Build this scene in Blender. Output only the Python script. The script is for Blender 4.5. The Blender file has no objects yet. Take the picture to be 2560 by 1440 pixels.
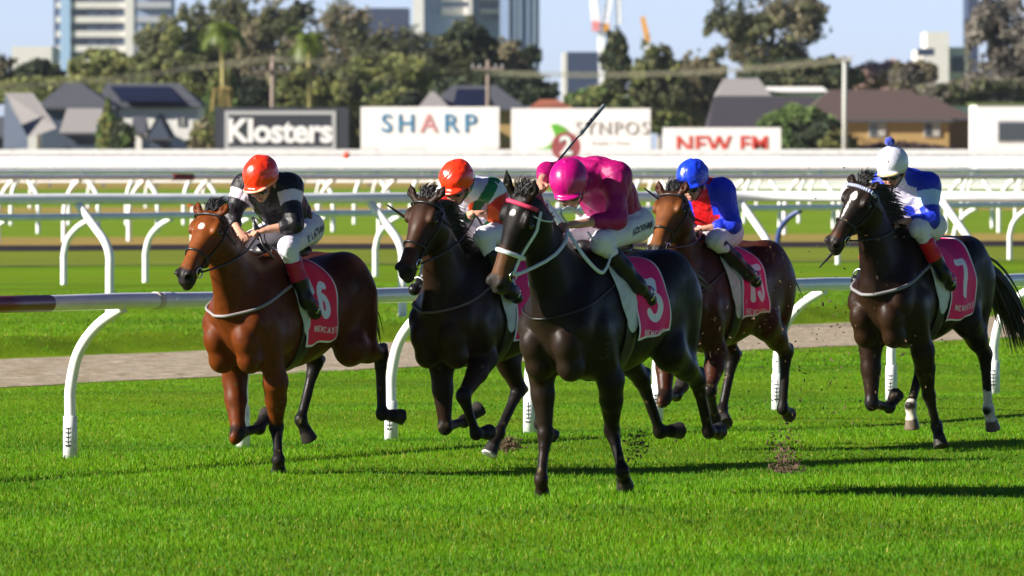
import bpy, math, random
import numpy as np
from mathutils import Vector, Matrix

SC = bpy.context.scene
COL = SC.collection
R = math.radians
rng = np.random.default_rng(7)
random.seed(7)

# ---------------------------------------------------------------- camera
CAM_H = 2.2
cd = bpy.data.cameras.new('camera'); cam = bpy.data.objects.new('camera', cd); COL.objects.link(cam)
cam.location = (0, 0, CAM_H)
cam.rotation_euler = (R(90) - math.atan(340 / 21333.0), 0, 0)
cd.sensor_width = 36.0; cd.lens = 300.0
cd.clip_start = 1.0; cd.clip_end = 20000.0
cd.dof.use_dof = True; cd.dof.focus_distance = 58.0; cd.dof.aperture_fstop = 7.8
SC.camera = cam

# ---------------------------------------------------------------- sky, sun, exposure
SUN_EL, SUN_AZ = 27.0, (-0.94, -0.34)           # horizontal direction towards the sun
w = bpy.data.worlds.new('World'); SC.world = w; w.use_nodes = True
nt = w.node_tree; bg = nt.nodes['Background']
sky = nt.nodes.new('ShaderNodeTexSky'); sky.sky_type = 'NISHITA'; sky.sun_disc = False
sky.sun_elevation = R(SUN_EL); sky.sun_rotation = math.atan2(SUN_AZ[0], SUN_AZ[1])
sky.altitude = 0; sky.air_density = 1.0; sky.dust_density = 0.3; sky.ozone_density = 2.0
tint = nt.nodes.new('ShaderNodeMix'); tint.data_type = 'RGBA'; tint.blend_type = 'MULTIPLY'; tint.inputs['Factor'].default_value = 1.0
gc = nt.nodes.new('ShaderNodeTexCoord'); gs = nt.nodes.new('ShaderNodeSeparateXYZ'); gr = nt.nodes.new('ShaderNodeMapRange')
nt.links.new(gc.outputs['Generated'], gs.inputs[0]); nt.links.new(gs.outputs['Z'], gr.inputs['Value']); gr.interpolation_type = 'SMOOTHSTEP'
gr.inputs['From Min'].default_value = 0.0; gr.inputs['From Max'].default_value = 0.20; gr.inputs['To Min'].default_value = 1.85; gr.inputs['To Max'].default_value = 0.42
hue = nt.nodes.new('ShaderNodeVectorMath'); hue.operation = 'SCALE'; hue.inputs[0].default_value = (0.82, 1.02, 1.85)   # pale blue band of clear air at the skyline
nt.links.new(gr.outputs[0], hue.inputs['Scale']); nt.links.new(hue.outputs[0], tint.inputs['B'])
nt.links.new(sky.outputs['Color'], tint.inputs['A']); nt.links.new(tint.outputs['Result'], bg.inputs['Color']); bg.inputs['Strength'].default_value = 0.033
sd = bpy.data.lights.new('sun', 'SUN'); sun = bpy.data.objects.new('sun', sd); COL.objects.link(sun)
sd.energy = 5.0; sd.angle = R(0.5); sd.color = (1.0, 0.94, 0.84)
ce = math.cos(R(SUN_EL)); n_ = math.hypot(*SUN_AZ)
tosun = Vector((SUN_AZ[0] / n_ * ce, SUN_AZ[1] / n_ * ce, math.sin(R(SUN_EL))))
sun.rotation_euler = tosun.to_track_quat('Z', 'Y').to_euler(); sun.location = (-60, 30, 60)
SC.view_settings.view_transform = 'Standard'; SC.view_settings.look = 'None'
SC.view_settings.exposure = 1.2; SC.view_settings.gamma = 1.0
SC.view_settings.use_curve_mapping = False

# ---------------------------------------------------------------- object helpers
def tag(o, label=None, cat=None, group=None, kind=None):
    if label: o['label'] = label
    if cat: o['category'] = cat
    if group: o['group'] = group
    if kind: o['kind'] = kind
    return o
def empty(name, loc=(0, 0, 0), rz=0.0, label=None, cat=None, group=None):
    o = bpy.data.objects.new(name, None); COL.objects.link(o); o.location = loc; o.rotation_euler = (0, 0, rz)
    o.empty_display_size = 0.3
    return tag(o, label, cat, group)
def link(name, me, m=None, parent=None, loc=None, rz=0):
    o = bpy.data.objects.new(name, me); COL.objects.link(o)
    if m is not None:
        for mm in (m if isinstance(m, (list, tuple)) else [m]): me.materials.append(mm)
    if parent is not None: o.parent = parent
    if loc is not None: o.location = loc
    if rz: o.rotation_euler = (0, 0, rz)
    return o
def np_mesh(name, V, F, smooth=True, colors=None, attr='col'):
    """V (n,3) array, F list/array of equal-size faces"""
    V = np.asarray(V, dtype=np.float32); F = np.asarray(F, dtype=np.int32)
    me = bpy.data.meshes.new(name); k = F.shape[1]
    me.vertices.add(len(V)); me.vertices.foreach_set('co', V.ravel())
    me.loops.add(F.size); me.loops.foreach_set('vertex_index', F.ravel())
    me.polygons.add(len(F)); me.polygons.foreach_set('loop_start', np.arange(len(F), dtype=np.int32) * k)
    me.update(calc_edges=True)
    me.polygons.foreach_set('use_smooth', np.full(len(F), smooth))
    if colors is not None:
        a = me.color_attributes.new(attr, 'FLOAT_COLOR', 'POINT')
        c = np.ones((len(V), 4), dtype=np.float32); c[:, :3] = colors; a.data.foreach_set('color', c.ravel())
    me.validate(); return me
class MB:
    """collects boxes, tubes and polygons into one mesh"""
    def __init__(s): s.v = []; s.f = []; s.mi = []
    def face(s, pts, mi=0):
        n = len(s.v); s.v += [tuple(p) for p in pts]; s.f.append(tuple(range(n, n + len(pts)))); s.mi.append(mi)
    def box(s, x0, x1, y0, y1, z0, z1, mi=0):
        n = len(s.v)
        s.v += [(x0,y0,z0),(x1,y0,z0),(x1,y1,z0),(x0,y1,z0),(x0,y0,z1),(x1,y0,z1),(x1,y1,z1),(x0,y1,z1)]
        for q in ((0,3,2,1),(4,5,6,7),(0,1,5,4),(1,2,6,5),(2,3,7,6),(3,0,4,7)):
            s.f.append(tuple(n + i for i in q)); s.mi.append(mi)
    def tube(s, pts, rad, seg=8, mi=0, cap=True, flat=1.0):
        pts = [Vector(p) for p in pts]; m = len(pts)
        rad = rad if isinstance(rad, (list, tuple, np.ndarray)) else [rad] * m
        n0 = len(s.v); prev = None
        for i, p in enumerate(pts):
            t = (pts[min(i + 1, m - 1)] - pts[max(i - 1, 0)])
            t = t.normalized() if t.length > 1e-9 else Vector((0, 0, 1))
            if prev is None:
                a = t.orthogonal().normalized()
            else:
                a = prev - t * prev.dot(t)
                a = a.normalized() if a.length > 1e-6 else t.orthogonal().normalized()
            prev = a; b = t.cross(a)
            for k in range(seg):
                an = 2 * math.pi * k / seg
                s.v.append(tuple(p + (a * math.cos(an) * flat + b * math.sin(an)) * rad[i]))
        for i in range(m - 1):
            for k in range(seg):
                k2 = (k + 1) % seg
                s.f.append((n0 + i*seg + k, n0 + i*seg + k2, n0 + (i+1)*seg + k2, n0 + (i+1)*seg + k)); s.mi.append(mi)
        if cap:
            s.f.append(tuple(n0 + k for k in reversed(range(seg)))); s.mi.append(mi)
            s.f.append(tuple(n0 + (m-1)*seg + k for k in range(seg))); s.mi.append(mi)
    def build(s, name, m, parent=None, smooth=False, loc=None, rz=0):
        me = bpy.data.meshes.new(name); me.from_pydata(s.v, [], s.f); me.update()
        me.polygons.foreach_set('use_smooth', [smooth] * len(me.polygons))
        o = link(name, me, m, parent, loc, rz)
        if any(s.mi): me.polygons.foreach_set('material_index', s.mi)
        return o
def text_mesh(txt, size=1.0, ext=0.01, bold=0.0, spacing=1.0, align='CENTER', res=3):
    c = bpy.data.curves.new('txt', 'FONT'); c.body = txt; c.size = size; c.extrude = ext; c.offset = bold
    c.space_character = spacing; c.align_x = align; c.align_y = 'CENTER'; c.resolution_u = res
    o = bpy.data.objects.new('txt', c); COL.objects.link(o)
    dg = bpy.context.evaluated_depsgraph_get()
    me = bpy.data.meshes.new_from_object(o.evaluated_get(dg))
    bpy.data.objects.remove(o); bpy.data.curves.remove(c)
    return me

# ---------------------------------------------------------------- materials
def mat(name, col, rough=0.6, spec=0.5, var=0.0, vscale=5.0, bump=0.0, bscale=30.0, attr=None, metal=0.0,
        col2=None, sheen=0.0, coat=0.0, detail=3.0, stretch=(1, 1, 1), trans=0.0, aniso=0.0):
    m = bpy.data.materials.new(name); m.use_nodes = True; nt = m.node_tree; N = nt.nodes; L = nt.links
    b = N['Principled BSDF']; b.inputs['Roughness'].default_value = rough; b.inputs['Metallic'].default_value = metal
    b.inputs['Specular IOR Level'].default_value = spec
    if sheen: b.inputs['Sheen Weight'].default_value = sheen
    if coat: b.inputs['Coat Weight'].default_value = coat; b.inputs['Coat Roughness'].default_value = 0.15
    tc = N.new('ShaderNodeTexCoord'); mp = N.new('ShaderNodeMapping'); mp.inputs['Scale'].default_value = stretch
    L.new(tc.outputs['Object'], mp.inputs['Vector'])
    if attr:
        src = N.new('ShaderNodeAttribute'); src.attribute_name = attr; out = src.outputs['Color']
    else:
        src = N.new('ShaderNodeRGB'); src.outputs[0].default_value = (*col, 1); out = src.outputs[0]
    if col2 is not None:
        no = N.new('ShaderNodeTexNoise'); no.inputs['Scale'].default_value = vscale; no.inputs['Detail'].default_value = detail
        L.new(mp.outputs[0], no.inputs['Vector'])
        cr = N.new('ShaderNodeValToRGB'); cr.color_ramp.elements[0].position = 0.38; cr.color_ramp.elements[1].position = 0.62
        L.new(no.outputs['Fac'], cr.inputs['Fac'])
        mx = N.new('ShaderNodeMix'); mx.data_type = 'RGBA'; L.new(cr.outputs['Color'], mx.inputs['Factor'])
        L.new(out, mx.inputs['A']); mx.inputs['B'].default_value = (*col2, 1); out = mx.outputs['Result']
    if var:
        no = N.new('ShaderNodeTexNoise'); no.inputs['Scale'].default_value = vscale * 2.3; no.inputs['Detail'].default_value = detail
        L.new(mp.outputs[0], no.inputs['Vector'])
        mr = N.new('ShaderNodeMapRange'); mr.inputs['From Min'].default_value = 0.25; mr.inputs['From Max'].default_value = 0.75
        mr.inputs['To Min'].default_value = 1 - var; mr.inputs['To Max'].default_value = 1 + var
        L.new(no.outputs['Fac'], mr.inputs['Value'])
        mx = N.new('ShaderNodeMix'); mx.data_type = 'RGBA'; mx.blend_type = 'MULTIPLY'; mx.inputs['Factor'].default_value = 1
        L.new(out, mx.inputs['A']); L.new(mr.outputs[0], mx.inputs['B']); out = mx.outputs['Result']
    L.new(out, b.inputs['Base Color'])
    if bump:
        no = N.new('ShaderNodeTexNoise'); no.inputs['Scale'].default_value = bscale; no.inputs['Detail'].default_value = 4
        L.new(mp.outputs[0], no.inputs['Vector'])
        bp = N.new('ShaderNodeBump'); bp.inputs['Strength'].default_value = bump; bp.inputs['Distance'].default_value = 0.02
        L.new(no.outputs['Fac'], bp.inputs['Height']); L.new(bp.outputs[0], b.inputs['Normal'])
    if trans:
        tr = N.new('ShaderNodeBsdfTranslucent'); L.new(out, tr.inputs['Color'])
        ms = N.new('ShaderNodeMixShader'); ms.inputs[0].default_value = trans
        L.new(b.outputs[0], ms.inputs[1]); L.new(tr.outputs[0], ms.inputs[2]); L.new(ms.outputs[0], N['Material Output'].inputs[0])
    return m

# ---------------------------------------------------------------- implicit modelling
def nrm(v): v = np.asarray(v, float); return v / np.linalg.norm(v)
def P_cone(a, b, ra, rb, sq=None, k=0.02):
    """tapered capsule; sq=(direction, factor>1) flattens it along a direction"""
    a = np.asarray(a, float); b = np.asarray(b, float); ab = b - a; L2 = max(ab @ ab, 1e-9)
    r = max(ra, rb); lo = np.minimum(a, b) - r; hi = np.maximum(a, b) + r
    def fn(P):
        t = np.clip(((P - a) @ ab) / L2, 0, 1)[..., None]
        v = P - (a + t * ab)
        if sq is not None:
            u = np.asarray(sq[0], float); v = v + ((v @ u) * (sq[1] - 1))[..., None] * u
        rr = ra + (rb - ra) * t[..., 0]
        return np.sqrt((v * v).sum(-1)) - rr
    return lo, hi, fn, k
def P_ell(c, r, rot=None, k=0.02):
    """ellipsoid; rot = (3,3) rows are its axes"""
    c = np.asarray(c, float); r = np.asarray(r, float); m = r.max()
    A = np.eye(3) if rot is None else np.asarray(rot, float)
    ext = np.sqrt(((A.T * r) ** 2).sum(1))
    def fn(P):
        q = (P - c) @ A.T
        k0 = np.sqrt(((q / r) ** 2).sum(-1)); k1 = np.sqrt(((q / (r * r)) ** 2).sum(-1)) + 1e-9
        return k0 * (k0 - 1) / k1
    return c - ext, c + ext, fn, k
def frame(A, B, U):
    X = nrm(np.asarray(B, float) - A); U = np.asarray(U, float); Z = nrm(U - X * (U @ X)); Y = np.cross(Z, X)
    return X, Y, Z
def P_loft(A, B, U, tab, e=2.2, k=0.03):
    """body lofted along A->B; rows of tab: t, half width, height up, height down"""
    A = np.asarray(A, float); B = np.asarray(B, float); X, Y, Z = frame(A, B, U); Ln = np.linalg.norm(B - A)
    tab = np.asarray(tab, float); ts = np.linspace(tab[0, 0], tab[-1, 0], 161)
    def sm(c):
        v = np.interp(ts, tab[:, 0], tab[:, c]); ker = np.hanning(15); ker /= ker.sum()
        return np.convolve(np.pad(v, 7, mode='edge'), ker, 'valid')
    W_, HU, HD = sm(1), sm(2), sm(3)
    t0, t1 = tab[0, 0], tab[-1, 0]
    mx = max(W_.max(), HU.max(), HD.max())
    a0 = A + X * t0 * Ln; a1 = A + X * t1 * Ln
    lo = np.minimum(a0, a1) - mx; hi = np.maximum(a0, a1) + mx
    def fn(P):
        q = P - A; t = (q @ X) / Ln; y = q @ Y; z = q @ Z
        tc = np.clip(t, t0, t1); w_ = np.interp(tc, ts, W_); hu = np.interp(tc, ts, HU); hd = np.interp(tc, ts, HD)
        zc = (hu - hd) / 2; h = (hu + hd) / 2
        g = ((np.abs(y) / w_) ** e + (np.abs(z - zc) / h) ** e) ** (1 / e)
        d = (g - 1) * np.minimum(w_, h); ax = np.abs(t - tc) * Ln
        return np.where(ax > 0, np.sqrt(np.maximum(d, 0) ** 2 + ax ** 2), d)
    return lo, hi, fn, k
def smin(a, b, k):
    if k <= 0: return np.minimum(a, b)
    h = np.maximum(k - np.abs(a - b), 0) / k
    return np.minimum(a, b) - h * h * k * 0.25
class Field:
    def __init__(s, lo, hi, h):
        s.lo = np.asarray(lo, float); s.h = h
        s.n = np.ceil((np.asarray(hi) - s.lo) / h).astype(int) + 1
        s.D = np.full(s.n, 0.2, dtype=np.float32)
        s.ax = [s.lo[i] + np.arange(s.n[i]) * h for i in range(3)]
    def box(s, lo, hi, m):
        i0 = np.clip(((lo - m - s.lo) / s.h).astype(int), 0, s.n - 1); i1 = np.clip(((hi + m - s.lo) / s.h).astype(int) + 2, 1, s.n)
        sl = tuple(slice(a, b) for a, b in zip(i0, i1))
        P = np.stack(np.meshgrid(*[s.ax[i][sl[i]] for i in range(3)], indexing='ij'), -1)
        return sl, P
    def add(s, prim, D=None):
        lo, hi, fn, k = prim; D = s.D if D is None else D
        sl, P = s.box(lo, hi, k + 4 * s.h)
        if P.size: D[sl] = smin(D[sl], fn(P).astype(np.float32), k)
    def add_group(s, prims, kj=0.03):
        """prims blended among themselves, then joined to the body: separate groups never blend"""
        G = np.full(s.n, 0.2, dtype=np.float32)
        for p in prims: s.add(p, G)
        return G
    def sub(s, prim):
        lo, hi, fn, k = prim; sl, P = s.box(lo, hi, k + 3 * s.h)
        if P.size: s.D[sl] = -smin(-s.D[sl], fn(P).astype(np.float32), k)
    def sample(s, P):
        q = (np.asarray(P, float) - s.lo) / s.h; q = np.clip(q, 0, s.n - 1.001); i = q.astype(int); f = q - i; D = s.D; r = 0
        for dx in (0, 1):
            for dy in (0, 1):
                for dz in (0, 1):
                    wt = (f[..., 0] if dx else 1 - f[..., 0]) * (f[..., 1] if dy else 1 - f[..., 1]) * (f[..., 2] if dz else 1 - f[..., 2])
                    r = r + wt * D[i[..., 0] + dx, i[..., 1] + dy, i[..., 2] + dz]
        return r
    def grad(s, P, e=0.012):
        P = np.asarray(P, float); g = np.stack([s.sample(P + np.eye(3)[i] * e) - s.sample(P - np.eye(3)[i] * e) for i in range(3)], -1)
        return g / (np.linalg.norm(g, axis=-1, keepdims=True) + 1e-9)
    def surf(s, p0, dirs, off=0.0, far=0.6, steps=90):
        """walk outwards from p0 along dirs until the field exceeds off (last crossing)"""
        p0 = np.asarray(p0, float); dirs = np.asarray(dirs, float); dirs = dirs / np.linalg.norm(dirs, axis=-1, keepdims=True)
        T = np.linspace(0, far, steps); best = np.zeros(dirs.shape[:-1]); prev = None
        done = np.zeros(dirs.shape[:-1], bool)
        for j, t in enumerate(T):
            d = s.sample(p0 + dirs * t) - off
            if prev is not None:
                cr = (prev < 0) & (d >= 0) & ~done
                best = np.where(cr, T[j-1] + (T[1] - T[0]) * (-prev / (d - prev + 1e-9)), best); done |= cr
            prev = d
        return p0 + dirs * best[..., None]
    def mesh(s, smooth_it=1):
        D = s.D; n = s.n; S = D < 0
        c = [S[dx:n[0]-1+dx, dy:n[1]-1+dy, dz:n[2]-1+dz] for dx in (0,1) for dy in (0,1) for dz in (0,1)]
        cnt = sum(x.astype(np.int8) for x in c); act = (cnt > 0) & (cnt < 8)
        idx = np.full(act.shape, -1, dtype=np.int64); I = np.argwhere(act); idx[act] = np.arange(len(I))
        acc = np.zeros((len(I), 3)); num = np.zeros(len(I))
        cor = [np.array([a, b, d]) for a in (0,1) for b in (0,1) for d in (0,1)]
        for a in cor:
            for ax in range(3):
                if a[ax] == 1: continue
                b = a.copy(); b[ax] = 1
                Ia = I + a; Ib = I + b
                da = D[Ia[:,0], Ia[:,1], Ia[:,2]]; db = D[Ib[:,0], Ib[:,1], Ib[:,2]]
                m = (da < 0) != (db < 0); t = np.where(m, da / np.where(m, da - db, 1), 0)
                p = a + t[:, None] * (b - a); acc[m] += p[m]; num[m] += 1
        V = s.lo + (I + acc / num[:, None]) * s.h
        F = []
        for ax in range(3):
            o = [i for i in range(3) if i != ax]
            A = S[tuple(slice(0, n[i]-1) if i == ax else slice(1, n[i]-1) for i in range(3))]
            Bm = S[tuple(slice(1, n[i]) if i == ax else slice(1, n[i]-1) for i in range(3))]
            E = np.argwhere(A != Bm)
            if not len(E): continue
            fl = A[E[:,0], E[:,1], E[:,2]]
            base = E.copy(); base[:, o[0]] += 1; base[:, o[1]] += 1
            q = []
            for d0, d1 in ((-1,-1),(0,-1),(0,0),(-1,0)):
                cc = base.copy(); cc[:, o[0]] += d0; cc[:, o[1]] += d1
                q.append(idx[cc[:,0], cc[:,1], cc[:,2]])
            q = np.stack(q, 1)
            if ax == 1: fl = ~fl
            q[~fl] = q[~fl][:, ::-1]; F.append(q)
        F = np.concatenate(F); F = F[(F >= 0).all(1)]
        for _ in range(smooth_it):
            e0 = np.concatenate([F[:, i] for i in range(4)]); e1 = np.concatenate([F[:, (i+1) % 4] for i in range(4)])
            sm = np.zeros_like(V); ct = np.zeros(len(V))
            np.add.at(sm, e0, V[e1]); np.add.at(ct, e0, 1); np.add.at(sm, e1, V[e0]); np.add.at(ct, e1, 1)
            V = V * 0.5 + 0.5 * sm / ct[:, None]
        return V, F
def seg_dist(P, a, b):
    a = np.asarray(a, float); ab = np.asarray(b, float) - a; t = np.clip(((P - a) @ ab) / (ab @ ab), 0, 1)
    return np.linalg.norm(P - (a + t[:, None] * ab), axis=1), t
def sstep(a, b, x): t = np.clip((x - a) / (b - a), 0, 1); return t * t * (3 - 2 * t)
def vnoise(P, scale, seed=0, oct=2):
    """smooth pseudo noise in -1..1"""
    r = np.random.default_rng(seed); out = np.zeros(P.shape[:-1]); amp = 1.0; tot = 0
    for o in range(oct):
        for _ in range(5):
            k = r.normal(size=3) * scale * (2 ** o); out += amp * np.sin(P @ k + r.uniform(0, 6.28) + 1.3 * np.sin(P @ (np.roll(k, 1) * .7) + r.uniform(0, 6)))
            tot += amp
        amp *= .5
    return out / tot * 2
def sphere(c, r, n=16, m=10):
    V = []; c = np.asarray(c, float); r = np.asarray(r, float) * np.ones(3)
    for i in range(1, m):
        th = math.pi * i / m
        for j in range(n): V.append(c + r * (math.sin(th) * math.cos(2*math.pi*j/n), math.sin(th) * math.sin(2*math.pi*j/n), math.cos(th)))
    V += [c + r * (0, 0, 1), c - r * (0, 0, 1)]; Fq = []
    for i in range(m - 2):
        for j in range(n): j2 = (j+1) % n; Fq.append((i*n+j, (i+1)*n+j, (i+1)*n+j2, i*n+j2))
    a = (m-1)*n
    for j in range(n): j2 = (j+1) % n; Fq.append((a, a, j, j2)); Fq.append((a+1, a+1, (m-2)*n+j2, (m-2)*n+j))
    return np.array(V), np.array(Fq)
# ================================================================ setting
FPX = 21333.0
def at(px, py, d):                                      # survey helper: photo bearing + distance -> metres
    s = FPX / d; return np.array([(px - 1280) / s, d, CAM_H - (py - 380) / s])
def tn(x, y): return .4472 * x + .8944 * y, -.8944 * x + .4472 * y
def gz(x, y):
    t, n = tn(x, y); z = .20 * sstep(45.25, 46.1, n)
    near = 1 - sstep(36, 39, n)
    z = z + near * (.022 * np.sin(.75 * n + .33 * t + .6 * np.sin(.21 * t)) + .018 * np.sin(1.35 * n - .12 * t + 1.3) + .012 * np.sin(.55 * t + .9 * n))
    z = z + sstep(47, 49, n) * .02 * np.sin(.5 * n + .2 * t) * (1 - sstep(56, 60, n))
    return z
def graded(a, b, st, far, g=1.25):
    v = list(np.arange(a, b, st)); s = st
    while v[-1] < far[1]: s *= g; v.append(v[-1] + s)
    s = st
    while v[0] > far[0]: s *= g; v.insert(0, v[0] - s)
    return np.array(v)
gx = graded(-14, 16, .3, (-2500, 2500)); gy = graded(40, 122, .3, (-40, 6000))
GX, GY = np.meshgrid(gx, gy, indexing='ij'); GV = np.stack([GX, GY, gz(GX, GY)], -1).reshape(-1, 3)
ii = np.arange(len(gx) * len(gy)).reshape(len(gx), len(gy))
GQ = np.stack([ii[:-1, :-1], ii[1:, :-1], ii[1:, 1:], ii[:-1, 1:]], -1).reshape(-1, 4)
M_GROUND = mat('turf', (.095, .185, .003), rough=.95, spec=.05, col2=(.12, .19, .004), vscale=.35, stretch=(.25, 1, 1), var=.35, bump=.6, bscale=25, detail=8)
tag(link('ground', np_mesh('ground', GV, GQ), M_GROUND), kind='structure')
M_GRAVEL = mat('gravel', (.34, .285, .215), rough=.95, spec=.2, col2=(.25, .195, .125), vscale=5, stretch=(.6, .6, 1), var=.7, bump=1.0, bscale=25, detail=12)
def strip_tn(name, n0, n1, m, zoff=.004, jit=.0):
    ts = np.arange(-30, 260, .35); ns = np.linspace(0, 1, 14); V = []
    for t in ts:
        a = n0 + jit * (math.sin(t * .9) + .6 * math.sin(t * 2.3 + 1) + .5 * math.sin(t * 5.1)); b = n1 + jit * (math.sin(t * .7 + 2) + .6 * math.sin(t * 2.9))
        for k in ns:
            n = a + (b - a) * k; V.append((.4472 * t - .8944 * n, .8944 * t + .4472 * n, 0))
    V = np.array(V); V[:, 2] = gz(V[:, 0], V[:, 1]) + zoff
    i = np.arange(len(ts) * 14).reshape(len(ts), 14); Q = np.stack([i[:-1, :-1], i[:-1, 1:], i[1:, 1:], i[1:, :-1]], -1).reshape(-1, 4)
    return tag(link(name, np_mesh(name, V, Q), m), kind='structure')
strip_tn('gravel_path', 39.9, 45.2, M_GRAVEL, .006, .06)
def band(name, d0, d1, m, z, slope=.4):
    V = []; xs = np.linspace(-75, 85, 60)
    for x in xs:
        j = .5 * math.sin(x * .8) + .3 * math.sin(x * 2.1)
        V += [(x, d0 + slope * x + j, z), (x, d1 + slope * x + j * .6, z)]
    Q = [(2*i, 2*i+2, 2*i+3, 2*i+1) for i in range(len(xs) - 1)]
    return tag(link(name, np_mesh(name, V, Q, False), m), kind='structure')
M_OLIVE = mat('olive_turf', (.13, .165, .008), .95, .1, var=.3, vscale=.3, stretch=(.2, 1, 1), detail=8)
M_SOIL = mat('dark_soil', (.020, .014, .016), .95, .1, var=.3, vscale=.6, stretch=(.2, 1, 1), detail=6)
M_TAN = mat('dry_turf', (.30, .20, .055), .95, .1, col2=(.22, .19, .04), vscale=.5, stretch=(.15, 1, 1), var=.2, detail=8)
M_FARG = mat('far_turf', (.125, .205, .003), .95, .1, var=.25, vscale=.3, stretch=(.15, 1, 1), detail=8)
band('turf_band', 154, 176, M_OLIVE, .206); band('dark_track', 176, 187, M_SOIL, .210); band('dry_verge', 186.5, 204, M_TAN, .214)
band('far_turf', 204, 284, M_FARG, .208); band('sand_track', 284, 312, M_TAN, .216); band('infield', 312, 470, M_FARG, .212); band('outer_track', 470, 620, M_TAN, .218)
band('wheel_line', 152.6, 153.6, mat('worn_turf', (.09, .10, .012), .95), .214)

# ---------------------------------------------------------------- running rails
M_RAIL = mat('white_rail_plastic', (.80, .81, .82), rough=.22, spec=.5, col2=(.72, .735, .745), var=.10, vscale=2.2, detail=9, stretch=(1, .6, 2))
M_POST = mat('white_post_plastic', (.80, .80, .78), rough=.4, spec=.4, var=.05, vscale=8)
M_SOCK = mat('socket_plastic', (.74, .75, .74), rough=.5, col2=(.55, .58, .56), vscale=18)
M_MAROON = mat('maroon_sleeve', (.16, .012, .016), rough=.35)
M_NAVY = mat('navy_paint', (.012, .035, .16), rough=.4)
M_MARK = mat('dark_mark', (.02, .02, .02), rough=.6)
M_SEAM = mat('pale_tape', (.55, .50, .42), rough=.5)
def smooth_path(P, m=8):
    P = [np.asarray(p, float) for p in P]; o = []
    for i in range(len(P) - 1):
        a, b_, c, d = P[max(i-1, 0)], P[i], P[i+1], P[min(i+2, len(P)-1)]
        for t in np.linspace(0, 1, m + 1)[:-1]: o.append(.5 * ((2*b_) + (-a+c)*t + (2*a-5*b_+4*c-d)*t*t + (-a+3*b_-3*c+d)*t**3))
    o.append(P[-1]); return o
def running_rail(label, bases, off, rz, r, pr, prof, group_first=True, sock=True, seg=20, detail=True, mats=None, mark=False):
    """bases: foot of every post; off: horizontal reach of the post head; rz: rail height above datum; prof: (share of reach, share of height)"""
    root = empty('running_rail', (float(bases[0][0]), float(bases[0][1]), 0), 0, label, 'running rail')
    O = np.array([bases[0][0], bases[0][1], 0.0]); off = np.array([off[0], off[1], 0.0]); rl = []
    for i, b in enumerate(bases):
        g = float(gz(b[0], b[1])) if b[1] < 120 else .2
        zr = rz[0] + (rz[1] - rz[0]) * i / (len(bases) - 1); B = np.array([b[0], b[1], g]); Hh = zr - g - r * .8
        pts = [B - O + off * a + np.array([0, 0, Hh * c]) for a, c in prof]
        mm = M_POST if not mats or i not in mats else mats[i]
        m = MB(); m.tube(smooth_path(pts, 5), pr, 10 if detail else 7); po = m.build('post', mm, root, True)
        if sock:
            m = MB(); m.tube([B - O + (0, 0, -.05), B - O + (0, 0, .30), B - O + (0, 0, .305)], [pr * 1.28, pr * 1.22, pr * 1.05], 14)
            so = m.build('socket', M_SOCK, po, True)
            if mark:
                m = MB(); a0 = -math.pi / 2 - .25
                for k, w_ in enumerate((.018, .018, .018, .018, .03)):
                    for q in range(5):
                        a = a0 - .35 + .7 * q / 4 if k < 4 else a0 - .4 + .2 * q; zz = .215 - k * .032 + (.004 if q in (0, 4) else 0)
                        c = B - O + np.array([math.cos(a) * pr * 1.262, math.sin(a) * pr * 1.262, zz])
                        m.box(c[0] - .005, c[0] + .005, c[1] - .002, c[1] + .002, c[2] - .0035, c[2] + .0035 + (.008 if k == 4 and q % 2 else 0))
                c = B - O + np.array([math.cos(a0) * pr * 1.25, math.sin(a0) * pr * 1.25, 0]); m.box(c[0] - .0025, c[0] + .0025, c[1] - .001, c[1] + .002, .085, .217)
                m.build('embossed_mark', M_MARK, po)
        rl.append(B - O + off + np.array([0, 0, zr - g]))
    P = smooth_path(rl, 6)
    for i, p in enumerate(P): p[2] -= .006 * math.sin(math.pi * (i % 6) / 6)
    m = MB(); m.tube(P, r, seg); m.build('rail', M_RAIL, root, True)
    return root, P, O
PR1 = [(0, -.02), (0, .30), (.01, .47), (.16, .70), (.52, .88), (1, 1.0)]
k8 = np.arange(-3, 12)
X1 = np.interp(k8, range(8), [-3.17, -2.0, -.93, .14, 1.19, 2.24, 3.29, 4.3]) + np.where(k8 < 0, k8 * 1.17, 0) + np.where(k8 > 7, (k8 - 7) * 1.03, 0)
D1 = np.interp(k8, range(8), [61.2, 63.4, 65.6, 67.8, 70., 71.95, 74.0, 76.1]) + np.where(k8 < 0, k8 * 2.2, 0) + np.where(k8 > 7, (k8 - 7) * 2.1, 0)
r1, P1, O1 = running_rail('nearest white running rail on curved posts right behind the horses', list(zip(X1, D1)), (.393, -.197), (1.165, 1.03), .058, .041, PR1, mark=True, seg=28)
# maroon sleeves and joint collar on the near rail
def rail_piece(root, P, px0, px1, r, m, name):
    pts = [p for p in P]; out = []
    O = np.array(root.location); px = [1280 + FPX * (p[0] + O[0]) / (p[1] + O[1]) for p in pts]
    for v in np.linspace(px0, px1, 6): out.append(np.array([np.interp(v, px, [p[c] for p in pts]) for c in range(3)]))
    b = MB(); b.tube(out, r, 28); b.build(name, m, root, True); return out
rail_piece(r1, P1, -420, 122, .0592, M_MAROON, 'maroon_sleeve')
rail_piece(r1, P1, 396, 428, .0615, M_RAIL, 'joint_collar'); rail_piece(r1, P1, 386, 397, .064, M_SEAM, 'tape')
rail_piece(r1, P1, 1372, 1384, .0615, M_RAIL, 'joint_collar')
R2B = [(-11.6, 98.4), (-8.2, 99.9), (-4.79, 101.6), (-1.33, 103.5), (.79, 105.6), (3.28, 107.7), (5.8, 106.9), (8.6, 106.6), (11.4, 106.6)]
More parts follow.
